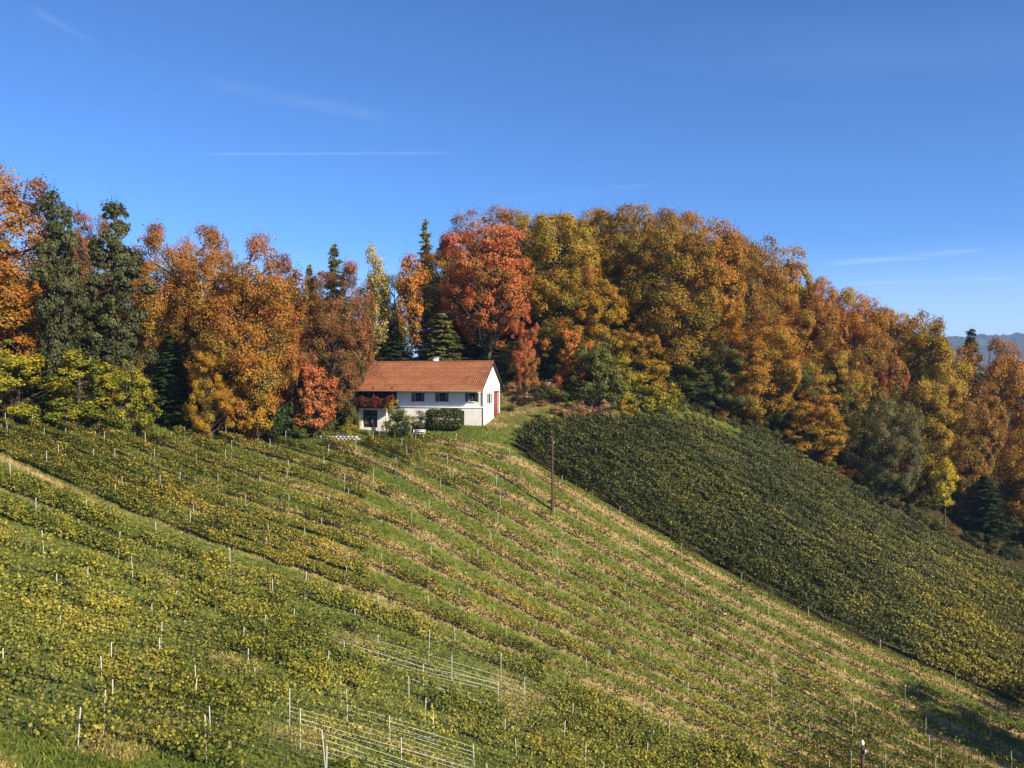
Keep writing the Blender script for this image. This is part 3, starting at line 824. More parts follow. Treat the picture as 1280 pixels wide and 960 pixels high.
# undergrowth along the foot of the wood
r = np.random.default_rng(5)
ug = [(px, 89 + px * .03 + r.uniform(-1, 3), r.uniform(1.6, 3.4)) for px in range(-30, 300, 26)]
ug += [(px, float(np.interp(px, [820, 930, 1000, 1130, 1300], [123.5, 127.5, 131.5, 133.5, 133.5])) + r.uniform(0, 1.5), r.uniform(1.2, 2.8)) for px in range(850, 1340, 17)]
ug += [(px, float(np.interp(px, [820, 930, 1000, 1130, 1300], [127, 131, 135, 138, 138])) + r.uniform(0, 3), r.uniform(3, 5.5)) for px in range(770, 1340, 26)]
ug += [(px, 118 + r.uniform(0, 4), r.uniform(1.6, 3.5)) for px in range(440, 600, 22)]
for px, d, h in ug:
    x = (px - 640) / F * d; z = float(ground(x, d))
    right = px > 760
    m = random.choice(['olivegreen', 'darkgreen', 'midgreen', 'olivegreen', 'brown'] if right else ['midgreen', 'yellowgreen', 'olivegreen', 'goldolive'])
    hue = {'olivegreen': 'olive', 'darkgreen': 'dark green', 'midgreen': 'fresh green', 'brown': 'brownish', 'yellowgreen': 'yellow-green', 'goldolive': 'gold-olive'}[m]
    size = 'low' if h < 2.4 else ('head-high' if h < 3.4 else 'tall')
    plant('undergrowth_shrub', random.choice(['shrub1', 'shrub2']), px, d, 480 - F * (z + h) / d, h * random.uniform(1.0, 1.5) * F / d, m,
          size + ' ' + hue + (' undergrowth shrub along the foot of the wood above the dark vines' if right else
          (' undergrowth shrub below the pines and copper beeches' if px < 400 else ' undergrowth shrub in the shade behind the farmhouse')),
          'shrub', 'undergrowth at the wood edge')

# ------------------------------------------------------------------ vine rows
def solve_row(t, px0=-70, px1=1400, step=3.0):
    """points of row t on the terrain: walk along picture columns, find depth where the row number matches"""
    pxs = np.arange(px0, px1, step)
    py = np.empty(len(pxs))
    L_ = np.stack([np.interp(pxs, g[:, 0], g[:, 1]) for g in GUIDE])
    k = int(np.clip(np.searchsorted(GT, t, 'right') - 1, 0, len(GT) - 2))
    f = (t - GT[k]) / (GT[k+1] - GT[k])
    py = L_[k] * (1 - f) + L_[k+1] * f
    ds = np.arange(33, 150, 0.5)
    X_ = (pxs[:, None] - 640) / F * ds; Z_ = -(py[:, None] - 480) / F * ds
    hgt = ground(X_, np.broadcast_to(ds, X_.shape))
    m = Z_ < hgt
    i = np.clip(m.argmax(1), 1, None)
    a = np.arange(len(pxs))
    e0 = Z_[a, i-1] - hgt[a, i-1]; e1 = Z_[a, i] - hgt[a, i]
    d = ds[i-1] + 0.5 * e0 / (e0 - e1 + 1e-9)
    ok = m.any(1) & (py > 500) & (m.argmax(1) > 0)
    return pxs, py, (pxs - 640) / F * d, d, ok


def runs(ok, least=6):
    out_, s = [], None
    for i, v in enumerate(list(ok) + [False]):
        if v and s is None: s = i
        if not v and s is not None:
            if i - s > least: out_.append((s, i))
            s = None
    return out_


BARE = [(390,790),(470,795),(660,852),(715,872),(690,890),(620,884),(540,880),(530,905),(640,945),(600,1000),(290,1000),(345,880),(430,878),(470,850)]
ORD = ['first','second','third','fourth','fifth','sixth','seventh','eighth','ninth','tenth','eleventh','twelfth','thirteenth','fourteenth',
       'fifteenth','sixteenth','seventeenth','eighteenth','nineteenth','twentieth','twenty-first']
pm = MB(); pm.tube([(0,0,-.3),(0,0,1.0),(0,0,2.1)], [.042,.040,.038], 6)
post_mesh = pm.build('post', POST, link=False).data


def vine_row(x, y, style, label, group, bare=None):
    """one trellis row along plan polyline x,y: posts, wires, stems and leaf wall"""
    seg = np.hypot(np.diff(x), np.diff(y)); s = np.r_[0, np.cumsum(seg)]
    if s[-1] < 4: return
    q = np.arange(0, s[-1], 0.5)
    X_, Y_ = np.interp(q, s, x), np.interp(q, s, y)
    k = np.ones(9) / 9
    if len(q) > 20:
        Xp, Yp = np.convolve(np.pad(X_, 4, 'edge'), k, 'valid'), np.convolve(np.pad(Y_, 4, 'edge'), k, 'valid')
        X_, Y_ = Xp, Yp
    Z_ = ground(X_, Y_)
    i0 = len(q) // 2
    root = thing('vine_row', label, 'vine row', (X_[i0], Y_[i0], Z_[i0]), 0, group)
    o = np.array([X_[i0], Y_[i0], Z_[i0]])
    ctr = np.stack([X_, Y_, Z_], -1) - o
    tx = unit(np.gradient(ctr, axis=0)); nrm = np.stack([-tx[:, 1], tx[:, 0], 0 * tx[:, 0]], -1)
    Ltot = q[-1]
    bqx, bqy = proj(X_, Y_, Z_)
    dens = np.ones(len(q))
    if style == 'A':
        n, h0, h1, th, sz, mat = 310, 0.25, 1.7, 0.38, 0.165, VINE_A
        nb = vnoise(X_ + 40, Y_, 4.5, 21) * .55 + vnoise(X_, Y_, 1.6, 22) * .45
        dens = 0.22 + 1.1 * sstep(nb, .30, .56)
        bareness = inpoly(bqx, bqy, BARE)
        dens = np.where(bareness, dens * 0.16, dens)
        low = inpoly(bqx, bqy, [(-80,885),(60,885),(230,905),(400,915),(420,1000),(-80,1000)])
        dens = np.where(low, dens * 0.35, dens)
    elif style == 'B':
        n, h0, h1, th, sz, mat = 105, 0.25, 1.2, 0.26, 0.15, VINE_B
        nb = vnoise(X_ + 90, Y_, 3.5, 31) * .5 + vnoise(X_, Y_, 1.2, 32) * .5
        dens = 0.40 + 0.95 * sstep(nb, .32, .66)
        lushA = sstep(-(bqx - 420), -250, 150)           # fuller towards the left end of the field
        edge = np.exp(-((np.nanmean(row_t(bqx, bqy)) - 9.2) / 1.4) ** 2)
        dens *= 0.85 + 1.4 * lushA + 1.3 * edge * sstep(-bqx, -900, -500)
    else:
        n, h0, h1, th, sz, mat = 185, 0.3, 1.9, 0.42, 0.22, VINE_C
        nb = vnoise(X_, Y_, 1.3, 41)
        dens = 0.35 + 1.1 * sstep(nb, .2, .7)
    m = int(n * Ltot)
    if dens.sum() > 0:
        cdf = np.cumsum(dens); tot = cdf[-1]; m = int(n * 0.5 * tot)
        idx = np.interp(rng.uniform(0, tot, m), np.r_[0, cdf], np.arange(len(q) + 1))
        idx = np.clip(idx, 0, len(q) - 1.001)
        i = idx.astype(int); f = (idx - i)[:, None]
        base = ctr[i] * (1 - f) + ctr[np.minimum(i + 1, len(q) - 1)] * f
        along = q[i] + f[:, 0] * .5
        top = h1 * (0.72 + 0.5 * vnoise(along + 17 * o[1], along * 0 + o[1], 0.9, 51)) + 0.10 * rng.normal(size=m)
        low_ = h0 + 0.5 * (vnoise(along, along * 0 + o[0], 1.3, 52) - .3)
        v = rng.uniform(size=m) ** 0.8
        hh = low_ + (np.maximum(top, low_ + .2) - low_) * v
        side = rng.choice([-1., 1.], m)
        wth = th * (0.6 + 0.9 * vnoise(along, hh, 0.6, 53)) * np.sqrt(rng.uniform(size=m))
        nv = nrm[i]
        Pp = base + nv * (side * wth)[:, None] + np.stack([0*hh, 0*hh, hh], -1) + tx[i] * rng.normal(scale=.1, size=(m, 1))
        Nn = unit(nv * side[:, None] * .8 + np.array([0, 0, .55]) + rng.normal(scale=.55, size=(m, 3)))
        V, Q = leaf_quads(Pp, Nn, sz, 0.9)
        wx, wy = base[:, 0] + o[0], base[:, 1] + o[1]
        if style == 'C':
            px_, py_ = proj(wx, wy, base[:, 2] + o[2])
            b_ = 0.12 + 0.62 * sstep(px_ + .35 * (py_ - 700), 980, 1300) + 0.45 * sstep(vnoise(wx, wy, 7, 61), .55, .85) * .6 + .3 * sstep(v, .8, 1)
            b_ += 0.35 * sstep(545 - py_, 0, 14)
        elif style == 'A':
            b_ = 0.12 + 0.70 * vnoise(wx, wy, 5, 62)
        else:
            b_ = 0.15 + 0.7 * vnoise(wx, wy, 4, 63)
        fo = mk('foliage', V, Q, mat, root, tone=t4(rng.uniform(size=m), vnoise(along + o[1] * 9, o[0] + 0 * along, 0.7, 64), np.clip(b_, 0, 1)))
        fo['kind'] = 'stuff'
    # stems
    sm = MB()
    for a in np.arange(0.6, Ltot, 1.1 if style != 'C' else 1.6):
        j = min(int(a * 2), len(q) - 1)
        c_ = ctr[j] + nrm[j] * random.uniform(-.05, .05)
        sm.tube([c_ + (0, 0, -.15), c_ + (random.uniform(-.06, .06), 0, .4), c_ + (random.uniform(-.1, .1), 0, .85)], [.035, .028, .02], 4, cap=False)
    if sm.n: sm.build('stem_line', VINEWOOD, root)['kind'] = 'stuff'
    if style == 'C': return
    # posts and wires
    ph_ = random.uniform(0, 3); tops = []
    for a in np.arange(ph_, Ltot, 5.6 if style == 'A' else 6.4):
        j = min(int(a * 2), len(q) - 1)
        hp = 1.0 if style == 'A' else 0.86
        hp *= random.uniform(.85, 1.08)
        po = bpy.data.objects.new('post', post_mesh); COL.objects.link(po); po.parent = root
        po.location = ctr[j]; po.scale = (.68, .68, hp) if style == 'A' else (.5, .5, hp)
        po.rotation_euler = (random.gauss(0, .035), random.gauss(0, .035), random.uniform(0, 3))
        tops.append((j, hp))
    if len(tops) > 1:
        for hw in ((.5, .8, 1.05, 1.3, 1.55, 1.85) if style == 'A' else (.8, 1.5)):
            pts = np.array([ctr[j] + (0, 0, hw * hp + random.gauss(0, .04)) for j, hp in tops])
            wm = MB(); wm.tube(pts, .002, 3, cap=False); wm.build('wire', WIRE, root)
            if style == 'A':
                # extra pale strand over the bare stretches; its colour stands in for sun glint
                qx, qy = proj(*(pts + o).T)
                ok = inpoly(qx, qy, BARE)
                for a, b_ in runs(ok, 1) if random.random() < .85 else ():
                    wm = MB(); wm.tube(pts[a:b_] + (0, 0, .02), .0075, 3, cap=False); wm.build('pale_wire', WIRE_W, root)


def rows(ts, poly, style, labf, group, px0=-70, px1=1400, bare=lambda k: False):
    for k, t in enumerate(ts):
        pxs, py, x, y, ok = solve_row(t)
        ok &= inpoly(pxs, py, poly) & (pxs >= px0) & (pxs <= px1)
        rs = runs(ok)
        if not rs: continue
        a, b = max(rs, key=lambda ab: ab[1] - ab[0])
        vine_row(x[a:b], y[a:b], style, labf(k), group, bare(k))


rows(np.arange(-0.6, -18.9, -1.0), POLY_C, 'C', lambda k: 'dense dark green vine row, %s uphill in the dark block from the straw-striped field' % ORD[k], 'rows of the dark vine block')
rows(np.arange(0.52, 10, 1.0), POLY_B, 'B', lambda k: 'thin olive vine row on pale stakes, %s below the dark vine block' % ORD[k], 'rows of the straw-striped field')
rows(np.arange(4.02, 10, 1.0), POLY_B, 'B', lambda k: 'short olive vine row ending mid-slope below the farmhouse, %s down' % ORD[k], 'short rows below the farmhouse', px1=470)
rows(np.arange(10.8, 22.2, 1.0), POLY_A, 'A', lambda k: 'yellowing leafy vine row on pale posts, %s below the grass gap' % ORD[k], 'rows of the yellowing field',
     bare=lambda k: k >= 3)

# ------------------------------------------------------------------ grass tufts
ng = 330000
gxr, gyr = rng.uniform(-58, 62, ng), rng.uniform(33, 128, ng)
gzr = ground(gxr, gyr)
gpx, gpy = proj(gxr, gyr, gzr)
keep = (gpx > -60) & (gpx < 1340) & (gpy < 1000) & (rng.uniform(size=ng) < np.clip((62 / gyr) ** 1.3, 0, 1)) & ~inpoly(gpx, gpy, POLY_C)
keep &= ~((gyr > 105) & (gxr < -2) & (gxr > -24))
gxr, gyr, gzr = gxr[keep], gyr[keep], gzr[keep]
ig, jg = np.clip(np.searchsorted(gx, gxr), 0, nx - 1), np.clip(np.searchsorted(gy, gyr), 0, ny - 1)
st_ = tone_g.reshape(ny, nx, 3)[jg, ig]
n = len(gxr); nbld = 3
P0 = np.repeat(np.stack([gxr, gyr, gzr], -1), nbld, 0) + rng.normal(scale=.10, size=(n * nbld, 3)) * (1, 1, 0)
ang = rng.uniform(0, 6.283, n * nbld); hb = rng.uniform(.08, .24, n * nbld) * np.repeat(0.7 + .7 * rng.uniform(size=n), nbld)
wb = rng.uniform(.03, .06, n * nbld)
side = np.stack([np.cos(ang), np.sin(ang), 0 * ang], -1)
tip = P0 + np.stack([rng.normal(scale=.11, size=n*nbld), rng.normal(scale=.11, size=n*nbld), hb], -1)
V = np.stack([P0 - side * wb[:, None] - (0, 0, .03), P0 + side * wb[:, None] - (0, 0, .03), tip], 1).reshape(-1, 3)
bt = np.clip(np.repeat(st_[:, 0], nbld) * 1.15 + .12 * np.repeat(rng.uniform(size=n), nbld), 0, 1)
tn = np.repeat(np.stack([rng.uniform(size=n*nbld), np.repeat(rng.uniform(size=n), nbld), bt], -1), 3, 0)
go = mk('grass', V, np.arange(len(V)).reshape(-1, 3), GRASS, tone=tn)
tag(go, 'green and straw-coloured grass growing between the vine rows', 'grass', kind='stuff')

# ------------------------------------------------------------------ utility poles and cable
def pole(px, d, ztop, label, rad, cap):
    x = (px - 640) / F * d; z = float(ground(x, d))
    o = thing('utility_pole', label, 'utility pole', (x, d, z), 0, 'wooden utility poles')
    h = ztop - z
    b = MB(); hs = np.linspace(-.6, h, 7)
    b.tube(np.stack([.02 * np.sin(hs), .015 * np.cos(hs * 1.3), hs], -1), np.linspace(rad * 1.25, rad * .8, 7), 10)
    b.build('shaft', POLEWOOD, o, smooth=True)
    b = MB(); b.tube([(0, 0, h - .02), (0, 0, h + .10), (0, 0, h + .22)], [rad * .95, rad * .9, rad * .35], 10); b.build('cap', CERAMIC if cap else POLEWOOD, o, smooth=True)
    b = MB(); b.tube([(rad * .5, -rad * .9, h - .5), (rad * .9, -rad * 1.5, h - .45), (rad * .9, -rad * 1.5, h - .25)], [.02, .02, .05], 6); b.build('insulator', CERAMIC, o)
    return Vector((x + rad * .9, d - rad * 1.5, ztop - .3))


p1 = pole(690.5, 88, -(549 - 480) / F * 88, 'tall thin wooden pole standing alone in the straw-striped vines', .12, False)
p2 = pole(1078, 47, -(930 - 480) / F * 47, 'near wooden pole with pale cap rising from the lowest rows', .11, True)
b = MB(); tt_ = np.linspace(0, 1, 24)[:, None]
pts = np.array(p1) * (1 - tt_) + np.array(p2) * tt_; pts[:, 2] -= 1.2 * np.sin(tt_[:, 0] * math.pi)
b.tube(pts, .014, 4, cap=False)
tag(b.build('overhead_cable', CABLE), 'thin dark overhead cable slung between the two wooden poles', 'cable')

# ------------------------------------------------------------------ farmhouse
HX, HY, HZ = (604 - 640) / F * 104, 104.0, -(535.5 - 480) / F * 104
YAW = R(-17)
PLASTER = plain('plaster_white', (.84, .80, .73), 0.9, 0.12, 0.5, 0.15)
PLASTER_B = plain('plaster_base', (.86, .81, .72), 0.9, 0.10, 0.9, 0.2)
WOODDARK = plain('wood_dark', (.05, .032, .026), 0.8, 0.3, 5)
WOODRED = plain('wood_redbrown', (.12, .035, .028), 0.8, 0.3, 5)
DOORRED = plain('door_red', (.24, .05, .035), 0.7, 0.25, 3)
SHUTTER = plain('shutter_dark', (.022, .016, .013), 0.8, 0.2, 5)
FRAMED = plain('window_frame_grey', (.20, .18, .16), 0.6, 0.1)
FRAMEW = plain('frame_white', (.7, .7, .68), 0.6, 0.05)
GLASS = plain('glass_dark', (.02, .025, .035), 0.08, 0.1, spec=0.6)
METAL = plain('gutter_metal', (.20, .13, .10), 0.5, 0.15, spec=0.4)
STONE = plain('pale_stone', (.40, .35, .27), 0.9, 0.25, 3, 0.5)
m_, nt, N, L, out = new_mat('roof_tile_clay')
at = N.new('ShaderNodeAttribute'); at.attribute_name = 'tone'
sp = N.new('ShaderNodeSeparateColor'); L.new(at.outputs['Color'], sp.inputs[0])
rp = N.new('ShaderNodeValToRGB'); cr = rp.color_ramp
cr.elements[0].position, cr.elements[0].color = 0.0, (.22, .075, .032, 1)
cr.elements[1].position, cr.elements[1].color = 1.0, (.44, .19, .085, 1)
e = cr.elements.new(.5); e.color = (.33, .115, .045, 1)
L.new(sp.outputs[0], rp.inputs[0])
p = N.new('ShaderNodeBsdfPrincipled'); p.inputs['Roughness'].default_value = 0.85
L.new(rp.outputs[0], p.inputs['Base Color']); L.new(p.outputs[0], out.inputs['Surface'])
TILE = m_

house = thing('farmhouse', 'long white farmhouse with red tiled gable roof and a flowered balcony', 'house', (HX, HY, HZ), YAW)
Lh, Dp = 16.4, 6.5               # length to the left, depth
ZE = 5.5                         # wall top at the front
Z1 = 2.45                        # storey ledge
OV = 1.25
ZR = 8.05                        # ridge
PITCH = (ZR - ZE) / (Dp / 2)


def wall_panel(mb, x0, x1, z0, z1, y, openings, depth=.22):
    """front-facing wall skin at depth y with recessed openings"""
    xs = sorted({x0, x1, *[o[0] for o in openings], *[o[1] for o in openings]})
    zs = sorted({z0, z1, *[o[2] for o in openings], *[o[3] for o in openings]})
    for a, b_ in zip(xs, xs[1:]):
        for c_, d_ in zip(zs, zs[1:]):
            mx_, mz = (a + b_) / 2, (c_ + d_) / 2
            if any(o[0] < mx_ < o[1] and o[2] < mz < o[3] for o in openings): continue
            mb.quad((a, y, c_), (b_, y, c_), (b_, y, d_), (a, y, d_))
    for a, b_, c_, d_ in openings:
        y2 = y + depth
        mb.quad((a, y, c_), (a, y, d_), (a, y2, d_), (a, y2, c_)); mb.quad((b_, y, d_), (b_, y, c_), (b_, y2, c_), (b_, y2, d_))
        mb.quad((a, y, d_), (b_, y, d_), (b_, y2, d_), (a, y2, d_)); mb.quad((b_, y, c_), (a, y, c_), (a, y2, c_), (b_, y2, c_))


def lx(px, yl=0.0):
    """local x along the front whose picture column is px"""
    k = (px - 640) / F
    # world = (HX + x cos + y sin', HY ...)
    cs, sn = math.cos(YAW), math.sin(YAW)
    # X = HX + x*cs - y*sn ; Y = HY + x*sn + y*cs ; X = k*Y
    return (k * (HY + yl * cs) - HX + yl * sn) / (cs - k * sn)


wz = lambda py, d=105: -(py - 480) / F * d - HZ
wins = [(522.5, 105), (552.5, 105), (590, 104)]
ops_up, ops_lo = [], []
for px, d in wins:
    c_ = lx(px); ops_up.append((c_ - .40, c_ + .40, wz(502, d), wz(491, d)))
XB = lx(496)                      # balcony recess starts here, leftwards
ops_lo.append((lx(574), lx(580.5), -0.2, wz(513.5, 104)))
ops_lo.append((lx(453.5), lx(472), -0.1, wz(513, 107)))
mb = MB()
wall_panel(mb, XB, 0, Z1, ZE - .13, 0, ops_up)
mb.quad((XB, 0, Z1), (XB, 0, ZE - .13), (XB, 1.9, ZE + 1.2), (XB, 1.9, Z1))
# side gable (right), back, left and loggia back
gz = lambda yy: ZE + PITCH * (Dp / 2 - abs(yy - Dp / 2)) - .05
gop = [(1.45, 1.95, 2.95, 4.15), (2.45, 2.95, 2.95, 4.15), (4.15, 5.95, 1.2, 4.35)]
gmb = MB(); wall_panel(gmb, 0, Dp, -1.5, ZE, 0, gop)
gv = np.concatenate(gmb.v); gv = np.stack([-gv[:, 1], gv[:, 0], gv[:, 2]], -1)
base_n = mb.n
mb.add(gv, [tuple(f) for fl in gmb.f.values() for f in fl])
mb.add([(0, 0, ZE), (0, Dp, ZE), (0, Dp / 2, ZR - .05)], [(0, 1, 2)])
mb.add([(-Lh, 0, ZE), (-Lh, Dp / 2, ZR - .05), (-Lh, Dp, ZE)], [(0, 1, 2)])
mb.quad((-Lh, Dp, -1.5), (-Lh, 1.9, -1.5), (-Lh, 1.9, ZE), (-Lh, Dp, ZE))
mb.quad((-Lh, 1.9, -1.5), (-Lh, 0, -1.5), (-Lh, 0, Z1), (-Lh, 1.9, Z1))
mb.quad((0, Dp, -1.5), (-Lh, Dp, -1.5), (-Lh, Dp, ZE), (0, Dp, ZE))
mb.build('wall', PLASTER, house)
mb = MB(); wall_panel(mb, -Lh, 0.0, -1.5, Z1, -.07, ops_lo, .35)
mb.quad((0.0, -.07, -1.5), (0.0, 0, -1.5), (0.0, 0, Z1), (0.0, -.07, Z1))
mb.build('base_wall', PLASTER_B, house)
mb = MB(); mb.box(-Lh, 0.06, -.16, -.002, Z1, Z1 + .10); mb.build('ledge', PLASTER, house)
mb = MB(); mb.box(XB - .001, -Lh, 1.9, 1.96, Z1, ZE + .2)
lb = mb.build('loggia_back', WOODRED, house)
for k in range(14):
    b = MB(); x0 = -Lh + .05 + k * (XB + Lh) / 14; b.box(x0, x0 + (XB + Lh) / 14 - .05, 1.865, 1.898, Z1 + .05, ZE + .1)
    b.build('board', WOODRED, lb)
# balcony
YB = -1.1
mb = MB(); mb.box(-Lh - .6, XB, YB, -.162, Z1 - .12, Z1 + .04); mb.box(-Lh - .6, -Lh - .002, -.162, 1.9, Z1 - .12, Z1 + .04)
bal = mb.build('balcony', WOODDARK, house)
mb = MB(); mb.box(-Lh - .6, XB, YB, YB + .08, Z1 + .92, Z1 + 1.0); mb.build('handrail', WOODDARK, bal)
nbal = 26
for k in range(nbal):
    x0 = -Lh - .55 + k * (XB + Lh + .5) / nbal
    b = MB(); b.box(x0, x0 + .14, YB + .02, YB + .055, Z1 + .06, Z1 + .91); b.build('baluster', WOODRED, bal)
for x0 in (-Lh - .58, -Lh + 2.4, XB - .2):
    b = MB(); b.box(x0, x0 + .16, YB - .02, YB + .14, Z1 + .04, ZE - .55); b.build('balcony_post', WOODDARK, bal)
for x0 in (-Lh - .58, lx(482, YB)):
    b = MB(); b.box(x0, x0 + .18, YB, YB + .18, -.6, Z1 - .13); b.build('balcony_support', PLASTER, bal)
# flowers trailing over the balcony rail
nfl = 2600
fx = rng.uniform(-Lh - .6, XB + .3, nfl)
hgt = vnoise(fx, fx * 0 + 2, 0.9, 81)
fz = Z1 + 0.15 + rng.uniform(size=nfl) ** .7 * (0.75 + .65 * hgt)
fy = YB - .02 - rng.uniform(0, .32, nfl) * (0.5 + hgt)
V, Q = leaf_quads(np.stack([fx, fy, fz], -1), unit(np.array([0, -1, .4]) + rng.normal(scale=.5, size=(nfl, 3))), .15, .9)
fl = mk('balcony_flowers', V, Q, FOL['geranium'], bal, tone=t4(rng.uniform(size=nfl), hgt, sstep(fx, -Lh + 1.2, -Lh + 2.6)))
fl['kind'] = 'stuff'
# windows
def window(x0, x1, z0, z1, y, parent, shut=.42, axis='x'):
    fr = MB(); w_ = .06
    fr.box(x0, x0 + w_, y + .10, y + .16, z0, z1); fr.box(x1 - w_, x1, y + .10, y + .16, z0, z1)
    fr.box(x0 + w_, x1 - w_, y + .10, y + .16, z0, z0 + w_); fr.box(x0 + w_, x1 - w_, y + .10, y + .16, z1 - w_, z1)
    cx = (x0 + x1) / 2
    fr.box(cx - .025, cx + .025, y + .105, y + .155, z0 + w_, z1 - w_)
    items = [('window', fr, FRAMED)]
    for a, b_ in ((x0 + w_, cx - .025), (cx + .025, x1 - w_)):
        p_ = MB(); p_.box(a, b_, y + .12, y + .135, z0 + w_, z1 - w_); items.append(('pane', p_, GLASS))
    s_ = MB(); s_.box(x0 - .06, x1 + .06, y - .10, y + .09, z0 - .07, z0 - .005); items.append(('sill', s_, PLASTER))
    if shut:
        for a in (x0 - shut - .02, x1 + .02):
            s_ = MB(); s_.box(a, a + .05, y - .05, y - .012, z0, z1); s_.box(a + shut - .05, a + shut, y - .05, y - .012, z0, z1)
            s_.box(a + .05, a + shut - .05, y - .05, y - .012, z1 - .06, z1); s_.box(a + .05, a + shut - .05, y - .05, y - .012, z0, z0 + .06)
            for k in range(9):
                zz_ = z0 + .08 + k * (z1 - z0 - .16) / 9
                s_.box(a + .05, a + shut - .05, y - .04, y - .016, zz_, zz_ + (z1 - z0 - .16) / 9 * .72)
            items.append(('shutter', s_, SHUTTER))
    root = None
    for nm, m, ma in items:
        if axis == 'y':
            m.v = [np.stack([-v[:, 1], v[:, 0], v[:, 2]], -1) for v in m.v]
        ob = m.build(nm, ma, parent if root is None else root)
        root = root or ob
    return root


for o in ops_up: window(*o, 0, house)
for o in gop[:2]: window(*o, 0, house, shut=.16, axis='y')
# red double door in the gable
dr = MB(); y0, y1, z0, z1 = gop[2]
dr.box(-.20, -.14, y0, y1, z0 - 1.0, z1); door = dr.build('door', WOODDARK, house)
nb_ = 10
for k in range(nb_):
    a = y0 + .02 + k * (y1 - y0 - .04) / nb_
    b = MB(); b.box(-.138, -.08 - .02 * (k % 2), a, a + (y1 - y0) / nb_ - .03, z0 - .9, z1 - .03); b.build('plank', DOORRED, door)
b = MB(); b.box(.004, .05, y0 - .14, y0 - .005, z0 - 1, z1 + .1); b.box(.004, .05, y1 + .005, y1 + .14, z0 - 1, z1 + .1); b.box(.004, .06, y0 - .005, y1 + .005, z1 + .004, z1 + .1)
b.build('door_frame', DOORRED, door)
b = MB(); b.box(.003, .03, Dp / 2 - .25, Dp / 2 + .25, 5.9, 6.7); b.build('attic_hatch', FRAMEW, house)
# lower doors
for o in ops_lo:
    b = MB(); b.box(o[0], o[1], .15, .20, o[2] - .6, o[3]); dd = b.build('door', WOODDARK, house)
    n_ = 2 if o[1] - o[0] > 1 else 1
    for k in range(n_):
        a0 = o[0] + k * (o[1] - o[0]) / n_ + .12; a1 = o[0] + (k + 1) * (o[1] - o[0]) / n_ - .12
        b = MB(); b.box(a0, a1, .135, .148, .35, o[3] - .18); b.build('pane', GLASS, dd)
    b = MB(); b.box(o[1] - .22, o[1] - .08, .09, .134, 1.0, 1.04); b.build('handle', METAL, dd)
# roof: deck, tiles, ridge, gutter, bargeboards, chimney
X0, X1 = -Lh - .75, .25
ye, ze = -OV, ZE - OV * PITCH
yb2, zb2 = Dp + .45, ZE - .45 * PITCH
mb = MB(); th = .12
mb.add([(X0, ye, ze), (X1, ye, ze), (X1, Dp/2, ZR), (X0, Dp/2, ZR), (X1, yb2, zb2), (X0, yb2, zb2),
        (X0, ye, ze - th), (X1, ye, ze - th), (X1, Dp/2, ZR - th), (X0, Dp/2, ZR - th), (X1, yb2, zb2 - th), (X0, yb2, zb2 - th)],
       [(0,1,2,3), (3,2,4,5), (7,6,9,8), (8,9,11,10), (0,6,7,1), (5,4,10,11), (1,7,8,2), (2,8,10,4), (0,3,9,6), (3,5,11,9)])
roof = mb.build('roof', WOODDARK, house)


def tile_slope(y0, z0, y1, z1, name):
    ln = math.hypot(y1 - y0, z1 - z0); nr = int(ln / .34); nc = int((X1 - X0) / .26)
    uy, uz = (y1 - y0) / ln, (z1 - z0) / ln
    sgn = 1 if y1 > y0 else -1
    ny_, nz_ = -uz * sgn, uy * sgn
    cx, rx = np.meshgrid(np.arange(nc), np.arange(nr)); cx, rx = cx.ravel(), rx.ravel()
    n_ = len(cx); wdt = (X1 - X0) / nc; st = ln / nr
    x0 = X0 + cx * wdt; a0 = rx * st - .02; a1 = a0 + st + .06
    lift0 = .075 + rng.uniform(-.012, .016, n_); lift1 = .022
    prof_ = [(0.03, 0), (.28, .035), (.62, .035), (.97, 0)]
    Vt = []
    for (aa, lf) in ((a0, lift0), (a1, lift1 + 0 * lift0)):
        for f_, hh_ in prof_:
            Vt.append(np.stack([x0 + f_ * wdt, y0 + uy * aa + ny_ * (lf + hh_), z0 + uz * aa + nz_ * (lf + hh_)], -1))
    for f_ in (0.03, .97):
        Vt.append(np.stack([x0 + f_ * wdt, y0 + uy * a0 + ny_ * .004, z0 + uz * a0 + nz_ * .004], -1))
    V = np.stack(Vt, 1).reshape(-1, 3); b0 = np.arange(n_)[:, None] * 10
    Fq = np.concatenate([b0 + np.array([[i, i+1, i+5, i+4]]) for i in range(3)])
    Fh = b0 + np.array([[8, 9, 3, 2, 1, 0]])
    wv = vnoise(x0, a0 * 2, 1.4, 71) * .45 + rng.uniform(size=n_) * .55
    wv = np.clip(.22 + .6 * wv + .30 * (rng.uniform(size=nr)[rx] - .5), 0, 1)
    wv = np.clip(wv - .38 * sstep(vnoise(x0, a0, 2.2, 77) * .6 + vnoise(x0, a0, .5, 78) * .4, .58, .75), 0, 1)   # lichen-dark patches
    o_ = mk(name, V, [Fq, Fh], TILE, roof, tone=np.repeat(np.stack([wv, wv, wv], -1), 10, 0))
    o_['kind'] = 'stuff'


